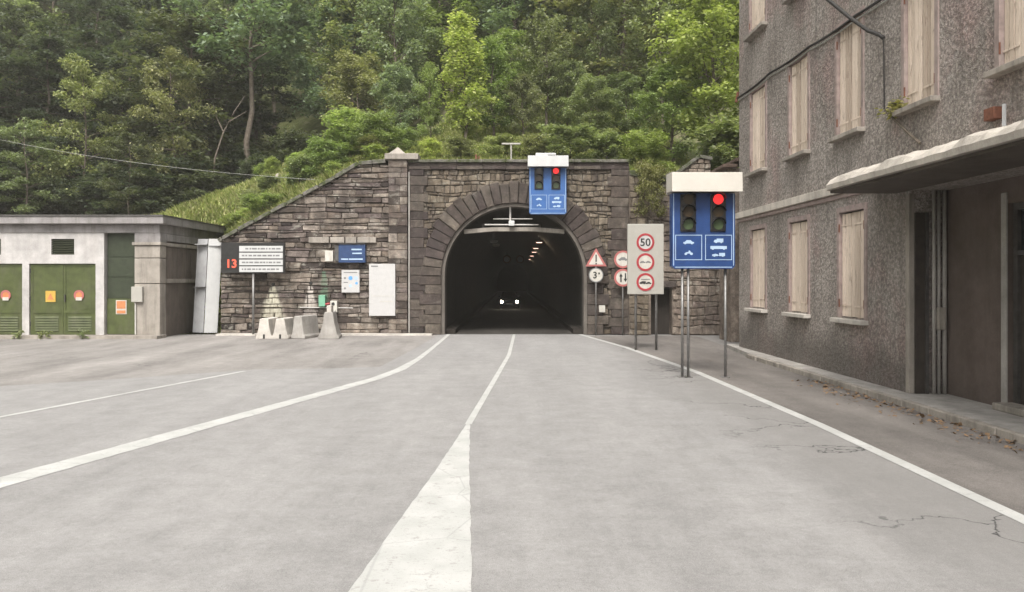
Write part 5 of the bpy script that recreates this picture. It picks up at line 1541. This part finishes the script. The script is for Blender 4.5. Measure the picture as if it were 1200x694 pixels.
# --- trees one can single out
plant_px('tree', 'tall1', 'lime', 543, 45.5, 12, 1.15, 'slim lime-green tree rising highest right above the portal')
plant_px('tree', 'tall2', 'bright', 577, 47, 38, 1.05, 'bright green slim tree just right of the lime-green one')
plant_px('tree', 'tall2', 'bright', 503, 46, 68, .8, 'short slim green tree just left of the lime-green one')
plant_px('tree', 'broad3', 'olive', 640, 48.5, 14, .85, 'broad grey-olive tree behind the hanging signal box')
plant_px('tree', 'near2', 'mid', 690, 45, 88, .95, 'low rounded mid-green tree behind the right end of the parapet')
plant_px('tree', 'near1', 'bright', 790, 43.5, 70, .95, 'bright leafy tree behind the near signal hood')
plant_px('tree', 'near2', 'bright', 842, 42, -25, .85, 'tall bright-leaved tree touching the corner of the grey house')
plant_px('tree', 'broad2', 'mid', 775, 51, -35, .8, 'tall mid-green tree right of the dark gap above the retaining wall')
plant_px('tree', 'broad3', 'mid', 700, 53, -20, .7, 'slender mid-green tree left of the dark gap above the retaining wall')
plant_px('tree', 'high1', 'blue', 297, 55, -75, .95, 'high blue-green tree with long bare trunk above the grassy bank')
plant_px('tree', 'broad1', 'blue', 385, 57, -5, .85, 'blue-green round tree behind the bright bushes of the grassy bank')
plant_px('tree', 'broad3', 'blue', 460, 55, -30, .8, 'blue-green tree left above the pier with pyramid cap')
plant_px('tree', 'layer2', 'olive', 205, 53, 45, .62, 'olive-green tree standing forward of the dark wood at left')
plant_px('tree', 'layer1', 'mid', 100, 54, 62, .62, 'mid-green tree standing forward of the dark wood, farther left')
plant_px('tree', 'layer2', 'mid', 28, 52, 130, .8, 'low spreading green tree behind the left end of the utility roof', cat='tree')
plant_px('tree', 'layer1', 'dark', 150, 50, 150, .8, 'low dark spreading tree behind the middle of the utility roof')
plant_px('tree', 'near1', 'olive', 612, 47.5, 85, .8, 'low olive tree between the T-shaped mast and the hanging signal box')
plant_px('tree', 'near2', 'mid', 665, 48.5, 72, .9, 'dense mid-green tree right above the hanging signal box')
plant_px('tree', 'near1', 'mid', 735, 47, 82, .9, 'dense mid-green tree over the right pilaster of the portal')
plant_px('tree', 'near2', 'blue', 470, 49, 75, .9, 'dense blue-green tree behind the pier with pyramid cap')
plant_px('tree', 'near1', 'bright', 600, 52, 30, .9, 'pale green tree just behind the bright slim pair above the arch')
plant_px('tree', 'near2', 'olive', 420, 52, 60, .9, 'olive-green dense tree behind the lime bush of the bank')
# leaning pale dead branches in the wood
t = thing('dead_branch', (gx(258, 52), 52, terrain(gx(258, 52), 52)), 'thin bare leaning trunk in front of the dark wood', 'dead tree')
zz = terrain(gx(240, 52), 52)
MB().tube([(gx(245, 52), 52, zz - .3), at(252, 185, 52), at(262, 155, 52), at(274, 132, 52), at(287, 112, 52)], [.06, .055, .045, .03, .012], 6).build('trunk', MAT['bark'], t, smooth=True)
MB().tube([at(262, 155, 52), at(254, 138, 52), at(250, 122, 52)], [.05, .035, .015], 5).build('branch', MAT['bark'], t)
MB().tube([at(268, 143, 52), at(280, 136, 52), at(290, 130, 52)], [.04, .03, .012], 5).build('branch', MAT['bark'], t)
# --- bushes on the bank and along the parapet
bl = [('bush1', 'lime', 405, 42.5, 134, 1.25, 'lime-green bush highest on the grassy bank'),
      ('bush2', 'bright', 438, 41.5, 140, 1.0, 'bright green bush just behind the pier with pyramid cap'),
      ('bush1', 'mid', 352, 41.0, 186, 1.3, 'dark round bush halfway up the grassy bank'),
      ('bush2', 'bright', 385, 40.6, 168, 1.1, 'small bright bush between the dark round bush and the lime one'),
      ('bush2', 'bright', 470, 42.0, 152, 1.0, 'bright bush right behind the pyramid cap'),
      ('bush1', 'lime', 505, 40.0, 164, 1.2, 'low lime bush on the parapet left of the railing post'),
      ('bush2', 'olive', 540, 40.2, 163, 1.3, 'low olive bush left of the railing post on the parapet'),
      ('bush2', 'mid', 585, 40.4, 160, 1.2, 'mid-green bush behind the T-shaped mast'),
      ('bush1', 'olive', 625, 40.2, 160, 1.3, 'olive bush behind the hood of the hanging signal box'),
      ('bush2', 'mid', 668, 40.2, 150, 1.4, 'mid-green bush right of the hanging signal box'),
      ('bush1', 'mid', 712, 40.0, 158, 1.4, 'mid-green bush at the right end of the parapet'),
      ('bush2', 'bright', 752, 39.6, 160, 1.3, 'bright bush above the rubble retaining wall'),
      ('bush1', 'mid', 850, 39.5, 150, 1.4, 'green bush above the lean-to beside the grey house')]
for (pr, lf, px, Y, top, ws, lb) in bl:
    plant_px('shrub', pr, lf, px, Y, top, ws, lb, cat='bush', group='bushes on the bank and parapet')
for k in range(26):
    Y = random.uniform(38.6, 47.5); x = random.uniform(-15.5, -6.5)
    if x < -12.5 and Y < 41: continue
    plant('shrub', random.choice(('bush1', 'bush2')), random.choice(('bright', 'lime', 'bright', 'olive')), x, Y, random.uniform(.6, 1.25), random.uniform(1.0, 1.6), 'low leafy weed clump in the grass of the bank', 'weed', 'weed clumps on the bank')
# shrub hanging from the retaining wall
t = plant('shrub', 'bush2', 'dry', gx(764, 36.2), 36.3, 2.25, .55, 'yellowish shrub hanging on the retaining wall above the grey board', 'bush', z=gz(262, 36.2) + .1, sink=0, rot=0.0)
ORG[t.name] = Vector(t.location)
MB().tube([at(768, 238, 36.3), at(766, 222, 36.2), at(764, 208, 36.15)], [.025, .02, .01], 5).build('dead_stalk', MAT['pale_bark'], t)

# --- the wood that fills the slope
n_fill = 0
for Y, sp in ((57, 4.6), (63, 4.8), (70, 5.0), (78, 5.2), (87, 5.6), (97, 6.0), (108, 6.5)):
    x = -.70 * Y - 3
    while x < .33 * Y:
        xx = x + random.uniform(-1.3, 1.3); yy = Y + random.uniform(-2.2, 2.2)
        px = 600 + 950 * xx / yy
        sel = random.random()
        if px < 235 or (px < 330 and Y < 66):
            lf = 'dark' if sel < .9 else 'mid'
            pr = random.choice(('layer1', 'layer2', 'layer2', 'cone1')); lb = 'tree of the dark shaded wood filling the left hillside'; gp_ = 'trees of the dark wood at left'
        elif px < 620:
            lf = 'blue' if sel < .5 else ('mid' if sel < .75 else ('olive' if sel < .88 else 'bright')); pr = random.choice(('broad1', 'broad2', 'broad3')); lb = 'tree of the green wood high above the bank and portal'; gp_ = 'trees of the wood above the portal'
        else:
            lf = 'mid' if sel < .6 else ('olive' if sel < .8 else 'bright'); pr = random.choice(('broad1', 'broad2', 'layer1')); lb = 'tree of the wood on the upper slope beside the grey house'; gp_ = 'trees of the wood at right'
        if Y < 60 and 215 < px < 400: x += sp; continue        # the dark hollow behind the bare trunk
        H = random.uniform(11, 15.5)
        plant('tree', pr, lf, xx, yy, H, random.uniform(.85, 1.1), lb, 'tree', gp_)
        n_fill += 1
        x += sp * random.uniform(.85, 1.15)
# dark undergrowth below the wood on the left
for k in range(22):
    Y = random.uniform(51, 56); px = -20 + k * 19 + random.uniform(-8, 8)
    x = gx(px, Y)
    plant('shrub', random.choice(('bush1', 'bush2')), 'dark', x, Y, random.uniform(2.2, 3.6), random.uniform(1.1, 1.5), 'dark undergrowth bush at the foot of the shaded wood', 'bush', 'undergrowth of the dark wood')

# --- grass of the bank
def grass_mesh(name, pts_, hmin, hmax, nblade, wid):
    P0 = np.repeat(np.asarray(pts_), nblade, axis=0); n_ = len(P0)
    P0[:, :2] += rng.normal(0, .10, (n_, 2))
    th = rng.random(n_) * 2 * math.pi
    h = hmin + (hmax - hmin) * rng.random(n_) ** 1.5
    lean = np.stack([np.cos(th), np.sin(th), np.zeros(n_)], 1) * (h * (.25 + .5 * rng.random(n_)))[:, None]
    side = np.stack([-np.sin(th), np.cos(th), np.zeros(n_)], 1) * (wid * (.6 + .8 * rng.random(n_)))[:, None]
    a = P0 - side; b = P0 + side
    mid = P0 + lean * .35 + np.stack([np.zeros(n_), np.zeros(n_), h * .6], 1)
    tip = P0 + lean + np.stack([np.zeros(n_), np.zeros(n_), h * .92], 1)
    co = np.stack([a, b, mid + side * .7, tip, mid - side * .7], 1).reshape(-1, 3)
    me = bpy.data.meshes.new(name)
    me.vertices.add(5 * n_); me.vertices.foreach_set('co', co.ravel())
    me.loops.add(5 * n_); me.loops.foreach_set('vertex_index', np.arange(5 * n_))
    me.polygons.add(n_); me.polygons.foreach_set('loop_start', np.arange(n_) * 5); me.polygons.foreach_set('loop_total', np.full(n_, 5))
    me.update(calc_edges=True); me.validate()
    return me
V_ = np.asarray(vsn); Q_ = np.asarray(fsn); cc = V_[Q_].mean(1)
keep = (cc[:, 0] > -23) & (cc[:, 0] < 10) & (cc[:, 1] > 37.9) & (cc[:, 1] < np.where(cc[:, 0] < -5, 51.5, 56)) & (cc[:, 2] > .6)
Q_ = Q_[keep]; cc = cc[keep]
ar = .5 * np.linalg.norm(np.cross(V_[Q_[:, 2]] - V_[Q_[:, 0]], V_[Q_[:, 3]] - V_[Q_[:, 1]]), axis=1)
ar *= np.where((cc[:, 0] < -5.5) & (cc[:, 1] < 48), 1.8, 1.0)          # the bank is lusher than the slope above
pick = rng.choice(len(Q_), 64000, p=ar / ar.sum())
a_, b_ = rng.random(64000), rng.random(64000)
w4 = np.stack([(1 - a_) * (1 - b_), a_ * (1 - b_), a_ * b_, (1 - a_) * b_], 1)
pts = (V_[Q_[pick]] * w4[:, :, None]).sum(1); pts[:, 2] -= .03
gm = grass_mesh('grass', pts, .16, .48, 4, .03)
gm.materials.append(LEAF['grass'])
go = bpy.data.objects.new('grass', gm); C.objects.link(go); props(go, 'tall meadow grass on the bank behind the wing wall', 'grass', kind='stuff')
# boulder on the bank
def boulder(name, px, py, Y, r_, label):
    x, y_, z = at(px, py, Y)
    z = terrain(x, Y) + r_ * .25
    t = MB(); vs_, fs_ = [], []
    for i in range(7):
        for j in range(10):
            a_, b_ = math.pi * i / 6, 2 * math.pi * j / 10
            d = Vector((math.sin(a_) * math.cos(b_), math.sin(a_) * math.sin(b_), math.cos(a_)))
            q = r_ * (1 + .35 * mnoise.noise(d * 1.7 + Vector((px, 0, 0))))
            vs_.append((x + d.x * q * 1.3, y_ + d.y * q, z + d.z * q * .7))
    for i in range(6):
        for j in range(10): fs_.append((i * 10 + j, i * 10 + (j + 1) % 10, (i + 1) * 10 + (j + 1) % 10, (i + 1) * 10 + j))
    t.add(vs_, fs_)
    return props(t.build(name, MAT['concrete']), label, 'boulder')
boulder('boulder', 248, 238, 45, .42, 'grey boulder low on the grassy bank')
boulder('boulder', 330, 196, 45, .30, 'small pale boulder high on the grassy bank')

# weeds along the doorstep
for k, (px, h, lb) in enumerate(((20, .35, 'weed tuft at the foot of the left green door'), (52, .30, 'weed tuft at the foot of the middle door leaf'), (97, .38, 'weed tuft at the foot of the right door leaf'))):
    x = gx(px, 34.2)
    cs = [(x + random.uniform(-.2, .2), 34.2 + random.uniform(-.06, .06), random.uniform(.05, h)) for _ in range(9)]
    me = leaves_mesh('weed', cs, 12, .09, .10, .8, LEAF['mid'])
    o = bpy.data.objects.new('weed', me); C.objects.link(o); props(o, lb, 'weed', 'weeds by the doorstep')
# dead leaves blown against the kerb
n_ = 500
cs = []
for _ in range(n_):
    y_ = random.uniform(7, 20); x = 7.95 - (y_ - 9.5) * .0200 - .16 - abs(random.gauss(0, .35))
    cs.append((x, y_, .012))
dl = leaves_mesh('dead_leaves', cs, 1, .02, .09, .3, None, droop=0)
dlm = simple('dead_leaf', (.22, .14, .08), .9, var=.4, scale=20); dl.materials.append(dlm)
o = bpy.data.objects.new('dead_leaves', dl); C.objects.link(o); props(o, 'brown dead leaves along the kerb', 'leaves', kind='stuff')
# dry creeper on the facade
hb = bpy.data.objects.new('dry_creeper', None); C.objects.link(hb)
def hw(px, py, off):
    u, y_, z = hpt(px, py, off); return (HA.x + u * ca - y_ * sa, HA.y + u * sa + y_ * ca, z)
base = Vector(hw(1080, 168, -.02)); hb.location = base; ORG[hb.name] = base
props(hb, 'withered creeper hanging below the shuttered window over the canopy', 'creeper')
MB().tube([hw(1082, 168, -.06), hw(1066, 152, -.10), hw(1052, 138, -.12), hw(1044, 130, -.14), hw(1050, 122, -.12), hw(1060, 121, -.08)], [.03, .028, .024, .02, .015, .008], 6).build('stem', MAT['bark'], hb)
cs = [hw(random.uniform(1042, 1064), random.uniform(118, 134), -.12) for _ in range(10)]
me = leaves_mesh('foliage', [tuple(Vector(c) - base) for c in cs], 14, .13, .12, .9, LEAF['dry'])
o = bpy.data.objects.new('foliage', me); C.objects.link(o); o.parent = hb
for k in range(6):
    a_, b_ = hw(random.uniform(1044, 1056), random.uniform(124, 132), -.13), hw(random.uniform(1040, 1070), random.uniform(112, 140), -.16)
    MB().tube([a_, b_], [.01, .005], 4).build('twig', MAT['pale_bark'], hb)

# ================================================================== thin haze volume added to lift the dark tones
hz_m = bpy.data.materials.new('dark_lift_haze'); hz_m.use_nodes = True
ht = hz_m.node_tree; ht.nodes.clear()
ho = ht.nodes.new('ShaderNodeOutputMaterial'); pv_ = ht.nodes.new('ShaderNodeVolumePrincipled')
pv_.inputs['Color'].default_value = (.95, .91, .83, 1); pv_.inputs['Density'].default_value = .0009; pv_.inputs['Anisotropy'].default_value = .2
ht.links.new(pv_.outputs[0], ho.inputs['Volume'])
hbx = MB().box(-135, 135, -85, 195, -2.0, 96).build('haze', hz_m)
props(hbx, kind='stuff')
sc.cycles.volume_bounces = 0
